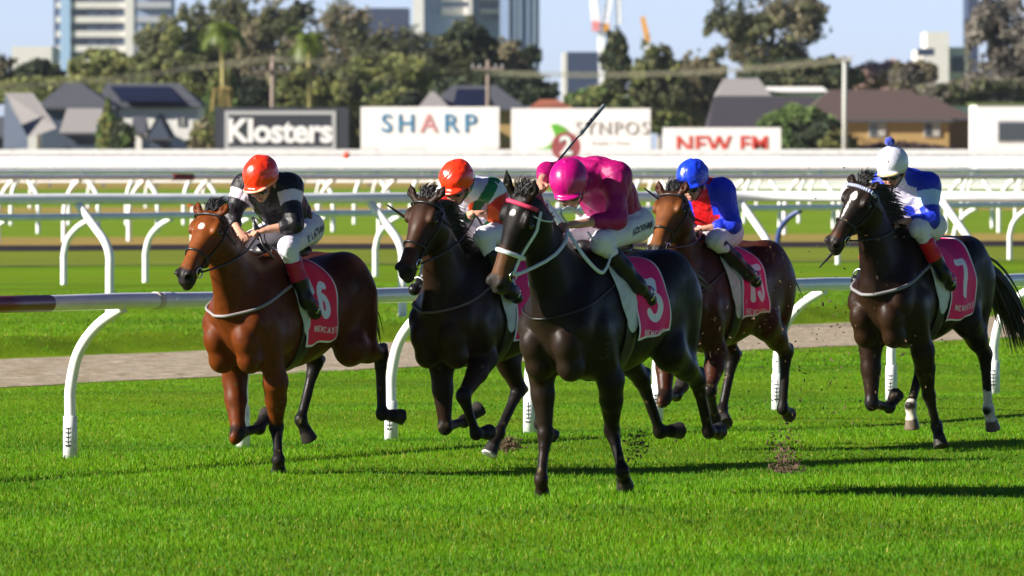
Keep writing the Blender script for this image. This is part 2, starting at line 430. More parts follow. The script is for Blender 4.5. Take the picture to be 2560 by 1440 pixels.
PR2 = [(0, -.02), (0, .40), (.0, .55), (.13, .67), (.40, .78), (1, 1.0)]
running_rail('second white running rail with posts bent to the left, beyond the gravel path', R2B, (-.40, .25), (1.64, 1.645), .067, .052, PR2, sock=False)
kk = np.arange(-3, 19); R3B = [(-6.75 + 1.14 * k, 128.5 + 2.1 * k) for k in kk]
running_rail('third white running rail low behind the second, one post painted navy', R3B, (.41, -.20), (1.23, 1.23), .055, .050, PR1, sock=False, mats={13: M_NAVY}, detail=False)
R4B = [(-14.0 + 1.37 * k, 184.2 + 1.4 * k) for k in range(23)]
r4, P4, O4 = running_rail('fourth running rail with leaning posts along the dark dirt strip', R4B, (.38, -.3), (1.66, 1.58), .066, .055, PR1, sock=False, detail=False, seg=12)
rail_piece(r4, P4, 430, 482, .075, M_MAROON, 'maroon_sleeve')
R5B = [(-14.4 + 1.42 * k, 206.4 + .9 * k) for k in range(23)]
running_rail('fifth running rail, posts bent the other way just behind the fourth', R5B, (-.38, .3), (1.72, 1.70), .06, .055, PR2, sock=False, detail=False, seg=12)
R5C = [(-15.2 + 1.55 * k, 232.0 + .5 * k) for k in range(22)]
running_rail('extra pale rail close behind the fifth, its posts filling the gaps', R5C, (.36, .25), (1.66, 1.66), .055, .055, PR1, sock=False, detail=False, seg=10)
R6B = [(-19 + 2.0 * k, 300 + 1.0 * k) for k in range(22)]
running_rail('sixth and farthest running rail, pale in front of the white barrier', R6B, (.4, -.3), (1.42, 1.42), .06, .055, PR1, sock=False, detail=False, seg=10)
# far white barrier fences
M_WHITE = mat('white_paint', (.88, .86, .84), .6, var=.03, vscale=2)
M_GREYW = mat('grey_mesh', (.46, .45, .48), .7, var=.25, vscale=3)
def barrier(label, d, ztop, boards, x0=-48, x1=52, step=3.0):
    root = empty('barrier_fence', (0, d, .2), 0, label, 'fence')
    for (za, zb, m, nm) in boards:
        b = MB(); e_ = (zb - za) * .62 if nm == 'top_board' else .03               # top board tilted back, shaped to catch more sun
        b.face([(x0, -.03, za - .2), (x1, -.03, za - .2), (x1, e_, zb - .2), (x0, e_, zb - .2)]); b.face([(x0, .03, za - .2), (x0, e_ + .04, zb - .2), (x1, e_ + .04, zb - .2), (x1, .03, za - .2)])
        b.face([(x0, -.03, za - .2), (x0, .03, za - .2), (x1, .03, za - .2), (x1, -.03, za - .2)]); b.face([(x0, e_, zb - .2), (x1, e_, zb - .2), (x1, e_ + .04, zb - .2), (x0, e_ + .04, zb - .2)])
        b.build(nm, m, root)
    for i, x in enumerate(np.arange(x0 + 1, x1, step)):
        b = MB(); b.box(x - .07, x + .07, .40, .52, 0, ztop - .22); b.build('post', M_GREYW if ztop > 2.1 else M_WHITE, root)
barrier('long white barrier board fence across the far side of the track', 480, 1.9, [(1.36, 1.90, M_WHITE, 'top_board'), (.88, 1.30, M_GREYW, 'mesh_panel'), (.50, .80, M_WHITE, 'bottom_board')])
barrier('grey and white lattice fence at the foot of the billboards', 520, 2.36, [(2.02, 2.36, mat('lattice_grey', (.66, .66, .65), .8, var=.45, vscale=2.2, stretch=(.4, 1, 6)), 'lattice_panel'), (1.88, 2.0, M_GREYW, 'bottom_board')])

root = empty('hoarding', (20, 455, .2), 0, 'low white hoarding on the right between the far rails', 'hoarding')
b = MB(); b.box(-9.5, 16, -.04, .04, .02, .42); b.build('board', M_WHITE, root)
b = MB(); b.box(-9.5, 16, -.08, .08, .42, .47); b.build('capping', M_WHITE, root)

# ---------------------------------------------------------------- billboards
def at_box(name, m, px0, px1, py0, py1, d, dep, parent, base=None):
    a = at(px0, py1, d); b = at(px1, py0, d); O = np.array(parent.location) if parent else 0
    mb = MB(); z0_ = a[2] if base is None else base
    mb.box(a[0] - O[0], b[0] - O[0], d - O[1], d + dep - O[1], z0_ - O[2], b[2] - O[2]); return mb.build(name, m, parent)
def board(label, px0, px1, py0, py1, face, d=560):
    c = at((px0 + px1) / 2, py1, d); root = empty('billboard', (c[0], d, .2), 0, label, 'billboard')
    at_box('panel', face, px0, px1, py0, py1, d, .15, root)
    for f in (.12, .5, .88):
        p = px0 + (px1 - px0) * f; at_box('post', M_GREYW, p - 3, p + 3, py1, py1 + 3, d + .16, .15, root, base=.2)

    return root
def letters(root, txt, pxc, pyc, hpx, m, d=560, sx=1.0, bold=0.0, spacing=1.0, name='lettering'):
    me = text_mesh(txt, 1.0, .01, bold, spacing); co = np.array([v.co[:] for v in me.vertices]); h0 = co[:, 1].max() - co[:, 1].min()
    k = hpx / (FPX / d) / h0; c = at(pxc, pyc, d); ym = (co[:, 1].max() + co[:, 1].min()) / 2; xm = (co[:, 0].max() + co[:, 0].min()) / 2
    O = np.array(root.location)
    for v in me.vertices:
        x, y, z = v.co; v.co = ((x - xm) * k * sx + c[0] - O[0], d - .035 - z - O[1], (y - ym) * k + c[2] - O[2])
    o = link(name, me, m, root); return o
M_SLATE = mat('slate_board', (.03, .037, .05), .7); M_SILV = mat('silver_frame', (.42, .43, .44), .6)
M_LW = mat('letter_white', (.85, .85, .85), .6); M_LB = mat('letter_blue', (.045, .22, .40), .6); M_LR = mat('letter_red', (.62, .05, .03), .6)
M_LP = mat('letter_pale_pink', (.62, .27, .27), .6); M_LG = mat('leaf_green', (.12, .42, .03), .6); M_PALE = mat('letter_pale', (.38, .34, .31), .6)
b = board('dark slate billboard with white lettering in a silver frame', 537, 872, 268, 376, M_SLATE)
O = np.array(b.location); mb = MB()
for (x0_, x1_, y0_, y1_) in ((562, 840, 277, 287), (562, 840, 367, 376), (562, 572, 287, 367), (830, 840, 287, 367)):
    a = at(x0_, y1_, 560); c = at(x1_, y0_, 560); mb.box(a[0] - O[0], c[0] - O[0], -.05, -.001, a[2] - O[2], c[2] - O[2])
mb.build('frame', M_SILV, b)
letters(b, 'Klosters', 700, 327, 62, M_LW, bold=.035, spacing=.96, sx=1.0)
M_BW = mat('white_board', (.88, .86, .85), .6)
b = board('white billboard with large blue letters and one pink letter', 902, 1248, 267, 388, M_BW)
letters(b, 'SH', 994, 308, 46, M_LB, bold=.012, spacing=1.35); letters(b, 'A', 1072, 308, 46, M_LP, bold=.01); letters(b, 'RP', 1152, 308, 46, M_LB, bold=.012, spacing=1.35)
for p0, p1 in ((905, 945), (1000, 1060), (1205, 1246)): at_box('pink_stripe', mat('pale_pink_print', (.80, .62, .60), .6), p0, p1, 368, 380, 559.97, .02, b)
b = board('white billboard with a green leaf mark and faint thin letters', 1278, 1626, 271, 397, M_BW)
letters(b, 'SYNPOS', 1530, 320, 33, M_PALE, spacing=1.2, sx=.95); letters(b, 'People + Print', 1525, 358, 10, M_PALE, spacing=1.4)
mb = MB(); O = np.array(b.location)
def leafpoly(pts):
    q = [at(x, y, 559.93) - O for x, y in pts]; q2 = [p + np.array([0, .05, 0]) for p in q]; mb.face([q[i] for i in range(len(q))]); mb.face([q2[i] for i in reversed(range(len(q2)))])
    for i in range(len(q)): j = (i + 1) % len(q); mb.face([q[i], q2[i], q2[j], q[j]])
leafpoly([(1376, 312), (1392, 309), (1408, 316), (1422, 330), (1432, 345), (1436, 352), (1420, 345), (1402, 343), (1388, 348), (1386, 334)])
leafpoly([(1336, 370), (1352, 372), (1368, 366), (1380, 356), (1392, 372), (1380, 379), (1362, 378)])
mb.build('leaf_mark', M_LG, b)
b = board('lower white billboard with red outlined letters', 1657, 1952, 319, 397, M_BW)
letters(b, 'NEW FM', 1805, 360, 42, M_LR, bold=.02, spacing=1.08)
# round 200 marker and small orange things
d = 400; c = at(1415, 367, d); root = empty('distance_marker', (c[0], d, .2), 0, 'round dusky red marker disc with a white figure two', 'marker')
mb = MB(); rr_ = 37 / (FPX / d); zc = c[2] - .2
ring = [(rr_ * math.cos(a), rr_ * math.sin(a)) for a in np.linspace(0, 2 * math.pi, 41)[:-1]]
mb.face([(x, -.03, zc + z) for x, z in ring]); mb.face([(x, .03, zc + z) for x, z in reversed(ring)])
for i in range(40): a_, b__ = ring[i], ring[(i + 1) % 40]; mb.face([(a_[0], -.03, zc + a_[1]), (a_[0], .03, zc + a_[1]), (b__[0], .03, zc + b__[1]), (b__[0], -.03, zc + b__[1])])
mb.build('disc', mat('dusky_red', (.36, .075, .085), .6), root)
letters(root, '2', 1415, 363, 48, M_LW, d=d - .02, bold=.03, name='figure')
mb = MB(); mb.box(-.05, .05, .035, .12, 0, zc + .3); mb.build('pole', M_GREYW, root)
M_ORANGE = mat('orange_plastic', (.80, .07, .015), .5)
for px_, py_, d_, lb in ((866, 388, 470, 'small orange marker bag on the white barrier right of the slate billboard'), (478, 508, 160, 'small orange marker hanging behind the ears of the bay horse')):
    c = at(px_, py_, d_); s_ = d_ / FPX * 9
    pv, pq = sphere((0, 0, 0), (s_, s_ * .7, s_), 16, 10); pv = pv * (1 + .12 * vnoise(pv / s_, 2.2, 4))[:, None]; pv[:, 2] -= .25 * np.abs(pv[:, 0])
    o = link('orange_marker', np_mesh('orange_marker', pv, pq), M_ORANGE, None, tuple(c)); tag(o, lb, 'marker')

# ---------------------------------------------------------------- poles and wires
M_WOOD = mat('weathered_wood', (.22, .17, .14), .85, var=.2, vscale=2); M_CONC = mat('pale_concrete', (.42, .43, .40), .8)
M_WIRE = mat('cable', (.16, .15, .10), .7)
def pole(label, px, top, d, r, m, arms=()):
    c = at(px, top, d); root = empty('power_pole', (c[0], d, .2), 0, label, 'power pole'); zt = c[2] - .2
    b = MB(); b.tube([(0, 0, 0), (0, 0, zt)], [r, r * .8], 10); b.build('pole', m, root, True)
    for (py, w0, w1) in arms:
        z = at(px, py, d)[2] - .2; k = d / FPX; b = MB(); b.box(-w0 * k, w1 * k, -.30, -.16, z - .1, z + .1); cr = b.build('crossarm', m, root)
        b = MB()
        for f in (-.9 * w0, -.5 * w0, .5 * w1, .9 * w1): b.tube([(f * k, -.23, z + .1), (f * k, -.23, z + .32)], [.05, .08], 7)
        b.build('insulator', M_GREYW, cr, True)
pole('wooden power pole with a broad crossarm behind the slate billboard', 682, 138, 640, .22, M_WOOD, [(178, 50, 44)])
pole('thin power pole rising behind the blue lettered billboard', 1220, 150, 660, .17, M_WOOD, [(172, 42, 40)])
pole('tall pale concrete pole in front of the tan house', 2112, 142, 590, .20, M_CONC, [(150, 8, 16)])
def wire(label, pts, n=3):
    root = empty('power_line', (0, 0, 0), 0, label, 'power line')
    for k in range(n):
        P = smooth_path([at(x, y + k * 5.5, d) for x, y, d in pts], 6); b = MB(); b.tube(P, .035, 5); b.build('cable', M_WIRE, root, True)
wire('overhead cables running from the left edge up to the wooden pole', [(-150, 222, 640), (250, 196, 640), (480, 165, 640), (682, 141, 639)])
wire('overhead cables sagging from the wooden pole across to the concrete pole', [(682, 141, 639), (950, 160, 640), (1220, 176, 659), (1500, 182, 640), (1800, 172, 620), (2112, 145, 591)])
# ---------------------------------------------------------------- houses
M_WALLW = mat('white_wall', (.74, .72, .68), .8, var=.04, vscale=1); M_WALLT = mat('tan_wall', (.40, .26, .10), .85, var=.08, vscale=1.2); M_WALLD = mat('blue_shaded_wall', (.05, .07, .11), .8, var=.08)  # the dark blue grey wall tone has the gable shade painted in
M_RG = mat('grey_tile_roof', (.060, .065, .080), .8, var=.15, vscale=2.5, stretch=(1, 1, 4)); M_RL = mat('pale_grey_roof', (.24, .225, .22), .8, var=.08, vscale=2, stretch=(1, 1, 4))
M_RB = mat('brown_tile_roof', (.070, .044, .038), .85, var=.12, vscale=2.5, stretch=(1, 1, 4)); M_RD = mat('dark_purple_roof', (.032, .027, .036), .85, var=.1)
M_RO = mat('orange_tile_roof', (.30, .09, .045), .85, var=.1); M_SOLAR = mat('solar_panel', (.006, .009, .026), .45, spec=.3, var=.2, vscale=1.5)
M_GLASS = mat('window_glass', (.05, .06, .07), .08, spec=.8); M_CURT = mat('curtain', (.42, .40, .36), .9)
M_FRAME = mat('window_frame', (.5, .5, .5), .5)
def house(label, d, wall, roof, blocks, wins=(), extra=()):
    """blocks: (px0, px1, eave y, ridge y, ridge px0, ridge px1, depth, kind, own distance)"""
    c = at(blocks[0][0], 380, d); root = empty('house', (c[0], d, .2), 0, label, 'house'); O = np.array([c[0], d, .2])
    for (p0, p1, ye, yr, r0, r1, dep, kind, dd) in blocks:
        a = at(p0, ye, dd) - O; b_ = at(p1, ye, dd) - O; ra = at(r0, yr, dd) - O; rb = at(r1, yr, dd) - O
        w_ = MB(); w_.box(a[0] + .35, b_[0] - .35, a[1] + .4, a[1] + dep - .4, 0, a[2] - .02); w_.build('wall', wall[kind[0]], root)
        y0, y1 = a[1], a[1] + dep; ym = (y0 + y1) / 2; z = a[2]; t_ = .18; m = MB()
        rm = roof[kind[1]]
        if kind[2] == 'hip':
            A, B_, C_, D_ = (a[0], y0, z), (b_[0], y0, z), (b_[0], y1, z), (a[0], y1, z); E, F_ = (ra[0], ym, ra[2]), (rb[0], ym, rb[2])
            m.face([A, B_, F_, E]); m.face([B_, C_, F_]); m.face([C_, D_, E, F_]); m.face([D_, A, E]); m.face([D_, C_, B_, A])
        elif kind[2] == 'gable_front':                       # ridge runs away from the viewer
            A, B_, E = (a[0], y0, z), (b_[0], y0, z), (ra[0], y0, ra[2]); C_, D_, F_ = (b_[0], y1, z), (a[0], y1, z), (ra[0], y1, ra[2])
            m.face([B_, C_, F_, E]); m.face([A, E, F_, D_]); m.face([A, D_, C_, B_]); m.face([C_, D_, F_])
            g = MB(); g.face([(a[0] + .2, y0 + .05, z), (b_[0] - .2, y0 + .05, z), (ra[0], y0 + .05, ra[2] - .15)]); g.build('gable', wall[kind[0]], root)
        else:                                                # ridge parallel to the picture
            A, B_, E, F_ = (a[0], y0, z), (b_[0], y0, z), (ra[0], ym, ra[2]), (rb[0], ym, rb[2]); C_, D_ = (b_[0], y1, z), (a[0], y1, z)
            m.face([A, B_, F_, E]); m.face([C_, D_, E, F_]); m.face([D_, C_, B_, A]); m.face([B_, C_, F_]); m.face([D_, A, E])
        m.build('roof', rm, root)
        g = MB(); g.box(a[0], b_[0], y0 - .12, y0 - .002, z - .16, z + .02); g.build('gutter', M_RG, root)
    for (p0, p1, ya, yb, dd) in wins:
        a = at(p0, yb, dd) - O; b_ = at(p1, ya, dd) - O; g = MB(); g.box(a[0], b_[0], a[1] + .30, a[1] + .40, a[2], b_[2]); f = g.build('window', M_FRAME, root)
        g = MB(); mx = (a[0] + b_[0]) / 2; g.box(a[0] + .08, mx, a[1] + .27, a[1] + .298, a[2] + .08, b_[2] - .08); g.build('pane', M_GLASS, f)
        g = MB(); g.box(mx + .05, b_[0] - .08, a[1] + .27, a[1] + .298, a[2] + .08, b_[2] - .08); g.build('curtain', M_CURT, f)
    for (nm, m, pts, dd) in extra:                           # sloping panels given by four photo bearings with own distances
        q = [at(x, y, e) - O for x, y, e in pts]; g = MB(); g.face(q); g.face([p + np.array([0, .05, .0]) for p in reversed(q)]); g.build(nm, m, root)
    return root
house('house at the left edge with a steep pale grey gable roof', 600, {'d': M_WALLD}, {'d': M_RG},
      [(-60, 40, 340, 290, -40, 20, 9, ('d', 'd', 'side'), 606)], extra=[('gable', M_WALLD, [(8, 372, 601.2), (70, 372, 600.2), (70, 344, 600.2), (12, 236, 601.4)], 600), ('roof_slope', M_RL, [(70, 346, 600.0), (142, 320, 600.6), (82, 232, 606), (12, 232, 606)], 600)])
house('grey hip roofed house beside the steep gable roof, low pale walls', 612, {'d': M_WALLD, 'w': M_WALLW}, {'g': M_RG, 'l': M_RL},
      [(90, 290, 268, 205, 150, 190, 14, ('d', 'g', 'hip'), 625), (148, 256, 332, 270, 160, 250, 8, ('d', 'l', 'side'), 612)])
house('white walled house with dark solar panels on its grey roof', 640, {'w': M_WALLW}, {'g': M_RG},
      [(240, 506, 264, 206, 255, 440, 14, ('w', 'g', 'hip'), 640)], extra=[('solar_panel', M_SOLAR, [(305, 254, 639.5), (455, 254, 639.5), (425, 216, 645.5), (275, 216, 645.5)], 640)], wins=[(442, 462, 290, 315, 640)])
house('small gabled shed with a white side wall in front of the solar panel house', 605, {'w': M_WALLW, 'd': M_WALLD}, {'g': M_RG},
      [(362, 432, 345, 284, 398, 398, 7, ('d', 'g', 'gable_front'), 605), (326, 366, 332, 290, 328, 362, 6, ('w', 'g', 'side'), 608)])
house('house with a tiled roof and solar panels behind the middle billboards', 680, {'b': M_WALLT}, {'r': M_RL, 'g': M_RG},
      [(1060, 1320, 272, 212, 1130, 1240, 14, ('b', 'g', 'hip'), 680), (1040, 1130, 275, 228, 1075, 1085, 10, ('b', 'r', 'hip'), 676)],
      extra=[('solar_panel', M_SOLAR, [(1132, 264, 679.4), (1222, 264, 679.4), (1210, 222, 685.5), (1142, 222, 685.5)], 680)])
house('little orange tiled roof peeping over the leaf mark billboard', 660, {'b': M_WALLT}, {'o': M_RO}, [(1316, 1436, 273, 248, 1350, 1395, 9, ('b', 'o', 'hip'), 660)])
house('tan brick house with a broad brown hip roof behind the concrete pole', 620, {'t': M_WALLT}, {'b': M_RB},
      [(1995, 2385, 300, 222, 2085, 2290, 16, ('t', 'b', 'hip'), 620), (2240, 2440, 296, 236, 2275, 2330, 12, ('t', 'b', 'hip'), 632)], wins=[(2172, 2216, 305, 342, 620), (2310, 2352, 305, 342, 620)])
house('long dark roofed house left of the brown roof', 650, {'b': M_WALLT}, {'d': M_RD}, [(1770, 2100, 322, 240, 1790, 2040, 14, ('b', 'd', 'side'), 650)])
house('small pale grey shed roof above the dark roofed house', 700, {'w': M_WALLW}, {'l': M_RL, 'w': M_WALLW}, [(1790, 1930, 240, 195, 1812, 1900, 8, ('w', 'l', 'side'), 700), (1912, 2072, 230, 216, 1918, 2060, 8, ('w', 'w', 'side'), 705)])
# white flat building on the right
c = at(2440, 380, 540); root = empty('pavilion', (c[0], 540, .2), 0, 'plain white flat roofed building cut by the right edge', 'building')
at_box('wall', M_WHITE, 2440, 2700, 262, 380, 540, 8, root, base=.2); at_box('window_recess', M_GREYW, 2492, 2640, 300, 356, 539.96, .05, root); w_ = at_box('window', M_GLASS, 2497, 2636, 306, 350, 539.9, .05, root)
for p in (2516, 2560, 2604): at_box('mullion', M_GREYW, p - 1.2, p + 1.2, 306, 350, 539.86, .03, w_)
at_box('coping', mat('green_coping', (.10, .16, .03), .8), 2436, 2704, 257, 261, 539.9, 8.2, root)
# ---------------------------------------------------------------- towers far off
M_CREAM = mat('cream_concrete', (.62, .59, .56), .8, var=.04, vscale=.2); M_TGL = mat('tower_glass', (.075, .10, .17), .25, spec=.6); M_TBL = mat('blue_grey_facade', (.23, .30, .45), .6, var=.06, vscale=.3)
M_LGL = mat('light_blue_glass', (.32, .46, .66), .3); M_DARKT = mat('dark_blue_facade', (.03, .045, .10), .6)
def tower(label, px0, px1, top, d, dep, body):
    c = at(px0, 380, d); root = empty('tower_block', (c[0], d, .2), 0, label, 'tower block'); at_box('facade', body, px0, px1, top, 380, d, dep, root, base=.2); return root
t = tower('apartment tower at left with white balcony bands and dark glass', 135, 335, -160, 2200, 22, M_TGL)
for k in range(10):
    y = -140 + k * 36.2
    at_box('balcony_band', M_CREAM, 140, 318, y, y + 16, 2198.5, 1.4, t)
    for q in range(5): at_box('window', M_LGL if q == 0 else M_TGL, 150 + q * 34, 176 + q * 34, y + 19, y + 33, 2199.3, .5, t)
at_box('stair_core', M_CREAM, 312, 334, -165, 380, 2197.5, 6, t, base=.2); at_box('glass_bay', M_LGL, 152, 176, -150, 175, 2198, 1, t)
t = tower('grey wing tower just right of the banded apartment tower', 337, 430, -160, 2240, 22, M_TBL)
for k in range(8): at_box('balcony_band', mat('grey_band', (.40, .42, .46), .8), 338, 428, -140 + k * 36, -124 + k * 36, 2238.6, 1.2, t)
t = tower('central tower with cream balconies and a slim white fin', 1060, 1250, -160, 2000, 24, M_TBL)
for k in range(6):
    at_box('balcony_band', M_CREAM, 1104, 1170, -152 + k * 34, -132 + k * 34, 1998.4, 1.4, t); at_box('balcony_band', M_CREAM, 1200, 1248, -148 + k * 34, -136 + k * 34, 1998.4, 1.4, t)
    at_box('window', M_TGL, 1204, 1246, -134 + k * 34, -118 + k * 34, 1999.2, .6, t)
at_box('fin', M_CREAM, 1032, 1059, -165, 160, 1995, 6, t, base=.2); at_box('fin', M_CREAM, 1172, 1180, -165, 80, 1995, 4, t)
t = tower('tall blue grey slab tower against the sky', 1252, 1348, -160, 1960, 20, M_TBL)
for k, p in enumerate((1268, 1285, 1297, 1318, 1333)): at_box('pilaster', M_TBL if k % 2 else mat('pale_pilaster', (.26, .33, .46), .7), p, p + 5, -158, 378, 1958.6, 1.3, t)
tower('dark office block seen through the gum trees', 915, 1022, 20, 2300, 25, M_DARKT)
t = tower('low dark blue box building with a pale side', 1418, 1496, 130, 1500, 20, M_DARKT); at_box('side_panel', M_CREAM, 1406, 1417, 131, 380, 1500, 18, t, base=.2)
tower('low white warehouse at the far left', 30, 130, 116, 1700, 30, M_CREAM)
t = tower('stepped white building near the right edge', 2316, 2372, 80, 1500, 20, M_CREAM); at_box('lower_block', M_CREAM, 2290, 2315, 125, 380, 1502, 16, t, base=.2); at_box('lower_block', M_CREAM, 2373, 2424, 118, 380, 1503, 16, t, base=.2)
at_box('recess', M_DARKT, 2380, 2410, 142, 180, 1502.5, 1, t)
tower('narrow dark navy tower cut by the grey tree on the right', 2420, 2446, -160, 1800, 20, M_DARKT)
c = at(2313, 130, 900); root = empty('sign', (c[0], 900, .2), 0, 'small dark rectangular sign on a post by the white building', 'sign'); at_box('panel', M_DARKT, 2294, 2336, 121, 139, 900, .3, root); at_box('post', M_GREYW, 2311, 2316, 139, 200, 900.05, .2, root, base=.2)
# cranes
def lattice(mb, a, b_, w, n, r):
    a = np.asarray(a, float); b_ = np.asarray(b_, float); X = nrm(b_ - a); S = nrm(np.cross(X, (0, 1, 0))); Yd = np.array([0, 1., 0])
    cs = [S * w, S * w * -.5 + Yd * w, S * w * -.5 - Yd * w]
    for q in cs: mb.tube([a + q, b_ + q * .7], r, 5)
    for i in range(n):
        p = a + (b_ - a) * i / n; p2 = a + (b_ - a) * (i + 1) / n
        for k in range(3): mb.tube([p + cs[k], p2 + cs[(k + 1) % 3]], r * .7, 4)
M_CW = mat('crane_white', (.72, .70, .70), .6); M_CP = mat('crane_red', (.75, .25, .27), .6); M_CY = mat('crane_yellow', (.70, .30, .03), .6)
d = 1900; c = at(1500, 380, d); root = empty('tower_crane', (c[0], d, .2), 0, 'white lattice crane with a red counterweight above the column tree', 'crane')
for nm, a, b_, w, n, m in (('jib', at(1494, 66, d), at(1478, -90, d), 1.0, 14, M_CW), ('mast', at(1505, 380, d), at(1505, 60, d), .9, 26, M_CW), ('jib_stay', at(1514, 66, d), at(1536, -60, d), .8, 10, M_CW), ('jib_stay', at(1549, 60, d), at(1544, -80, d), .5, 12, M_CW)):
    mb = MB(); lattice(mb, a - root.location, b_ - root.location, w, n, .22); mb.build(nm, m, root)
at_box('counterweight', M_CP, 1480, 1499, 52, 78, d - 2, 2, root); at_box('cab', M_CY, 1509, 1524, 60, 80, d - 2, 2, root)
c = at(1615, 380, 1950); root = empty('crane', (c[0], 1950, .2), 0, 'yellow crane jib standing upright over the olive trees', 'crane')
mb = MB(); a, b_ = at(1606, 42, 1950), at(1620, 104, 1950); mb.tube([a - root.location, b_ - root.location], [.75, .9], 4); mb.build('jib', M_CY, root)
mb = MB(); mb.tube([at(1620, 104, 1950) - root.location, at(1622, 380, 1950) - root.location], .5, 6); mb.build('mast', M_CW, root)

# ---------------------------------------------------------------- trees
M_LEAF = mat('foliage', (1, 1, 1), .7, .2, attr='col', trans=.35)
M_BARK = mat('bark', (.13, .10, .075), .9, var=.3, vscale=3, bump=.5, bscale=8); M_BARKP = mat('pale_bark', (.34, .28, .23), .9, var=.3, vscale=3)
def tree(name, label, px0, px1, top, d, cols, seed, base=None, n=2600, size=.30, shape='round', bark=None, cat='tree', clumps=26, gap=.0, lo=.35, group=None):
    r = np.random.default_rng(seed); L, Rr = at(px0, top, d), at(px1, top, d); cx = (L[0] + Rr[0]) / 2; W = (Rr[0] - L[0]) / 2; zt = L[2]
    g = .2; root = empty(name, (cx, d, g), 0, label, cat, group); Ht = zt - g
    cb = Ht * lo if base is None else at(0, base, d)[2] - g
    h = Ht - cb; N = n * 4; u = r.uniform(-1, 1, (N, 3)); v = u / np.linalg.norm(u, axis=1)[:, None]
    if shape == 'round': wz = np.sqrt(np.clip(1 - (u[:, 2] * .93) ** 2, .03, 1))
    elif shape == 'column': wz = np.interp(u[:, 2], [-1, -.2, .4, 1], [.9, 1, .8, .35])
    elif shape == 'umbrella': wz = np.interp(u[:, 2], [-1, -.5, .1, .6, 1], [.35, .75, 1.0, .9, .35])
    else: wz = np.where(u[:, 2] > -.2, np.sqrt(np.clip(1 - ((u[:, 2] + .2) / 1.2) ** 2, .03, 1)), .98)
    out = 1 + .45 * vnoise(v * 1.0, 4.0, seed, 3); tops = vnoise(u * np.array([1, 1, 0.]), 4.2, seed + 7, 3)                      # ragged outline
    rad = np.hypot(u[:, 0], u[:, 1]) / (wz * out)
    P = np.stack([u[:, 0] * W * 1.05, u[:, 1] * W * .8, cb + h * (u[:, 2] + 1) * .5 * (.86 + .20 * tops)], -1)
    fr = 2.6 / max(min(W, h * .6), 1.2)
    cl = vnoise(P * np.array([1, 1, 1.35]), fr * 1.7, seed + 50, 3)     # boughs and the gaps between them
    den = cl - .50 * (rad - .45)
    keep = (rad < 1) & (den > (-.02 if shape == 'umbrella' else -.26)) & (rad > r.uniform(0, .75, N)); P, cl, rad = P[keep][:n], cl[keep][:n], rad[keep][:n]; k = len(P)
    a = r.normal(size=(k, 3)); a /= np.linalg.norm(a, axis=1)[:, None]; b = np.cross(a, r.normal(size=(k, 3))); b /= np.linalg.norm(b, axis=1)[:, None]
    s_ = size * r.uniform(.45, 1.25, k)[:, None]
    V = np.stack([P + a * s_, P + b * s_ * .6, P - a * s_, P - b * s_ * .6], 1).reshape(-1, 3); V[:, 2] = np.maximum(V[:, 2], .02)
    tone = vnoise(P, fr * .9, seed + 90, 2); ci = np.clip(((tone + .5) * len(cols)).astype(int), 0, len(cols) - 1)
    c = 1.5 * np.array(cols)[ci] * (r.uniform(.86, 1.14, k) * (1 + .3 * vnoise(P, fr * 2.2, seed + 70, 1)))[:, None].clip(.4, 1.8)
    link('crown', np_mesh('crown', V, np.arange(4 * k).reshape(k, 4), False, np.repeat(c, 4, 0)), M_LEAF, root)
    mb = MB(); tr = max(.10, Ht * .020)
    tp = [(0, 0, 0), (r.uniform(-.3, .3), 0, cb * .6), (r.uniform(-.4, .4), r.uniform(-.3, .3), cb + h * .35), (r.uniform(-.6, .6), 0, cb + h * .7)]
    mb.tube(smooth_path(tp, 4), np.linspace(tr, tr * .3, 13), 8); mb.build('trunk', bark or M_BARK, root, True)
    top_i = r.choice(k, min(10, k), False)
    for i in top_i:
        s0 = np.array(tp[1]) * .4 + np.array(tp[2]) * .6; e = P[i] * .85 + np.array(tp[2]) * .15; m_ = (s0 + e) / 2 + (0, 0, -.06 * h)
        lb = MB(); lb.tube(smooth_path([s0, m_, e], 3), np.linspace(tr * .45, tr * .1, 7), 5); lb.build('limb', bark or M_BARK, root, True)
    return root
G1 = [(0.107, 0.111, 0.057), (0.143, 0.143, 0.066), (0.067, 0.074, 0.039)]       # dull gum green
G2 = [(0.161, 0.173, 0.063), (0.211, 0.211, 0.072), (0.109, 0.125, 0.048)]         # yellow green
G3 = [(0.046, 0.062, 0.035), (0.068, 0.088, 0.042), (0.032, 0.042, 0.028)]      # dark green
G4 = [(0.155, 0.135, 0.085), (0.121, 0.113, 0.074), (0.186, 0.162, 0.100)]          # olive brown
G5 = [(0.199, 0.179, 0.152), (0.147, 0.135, 0.112), (0.104, 0.093, 0.077)]          # grey
G6 = [(0.421, 0.304, 0.281), (0.341, 0.247, 0.224)]                                # pinkish bare twigs
G7 = [(0.091, 0.142, 0.047), (0.067, 0.106, 0.038), (0.112, 0.163, 0.054)]         # fresh green
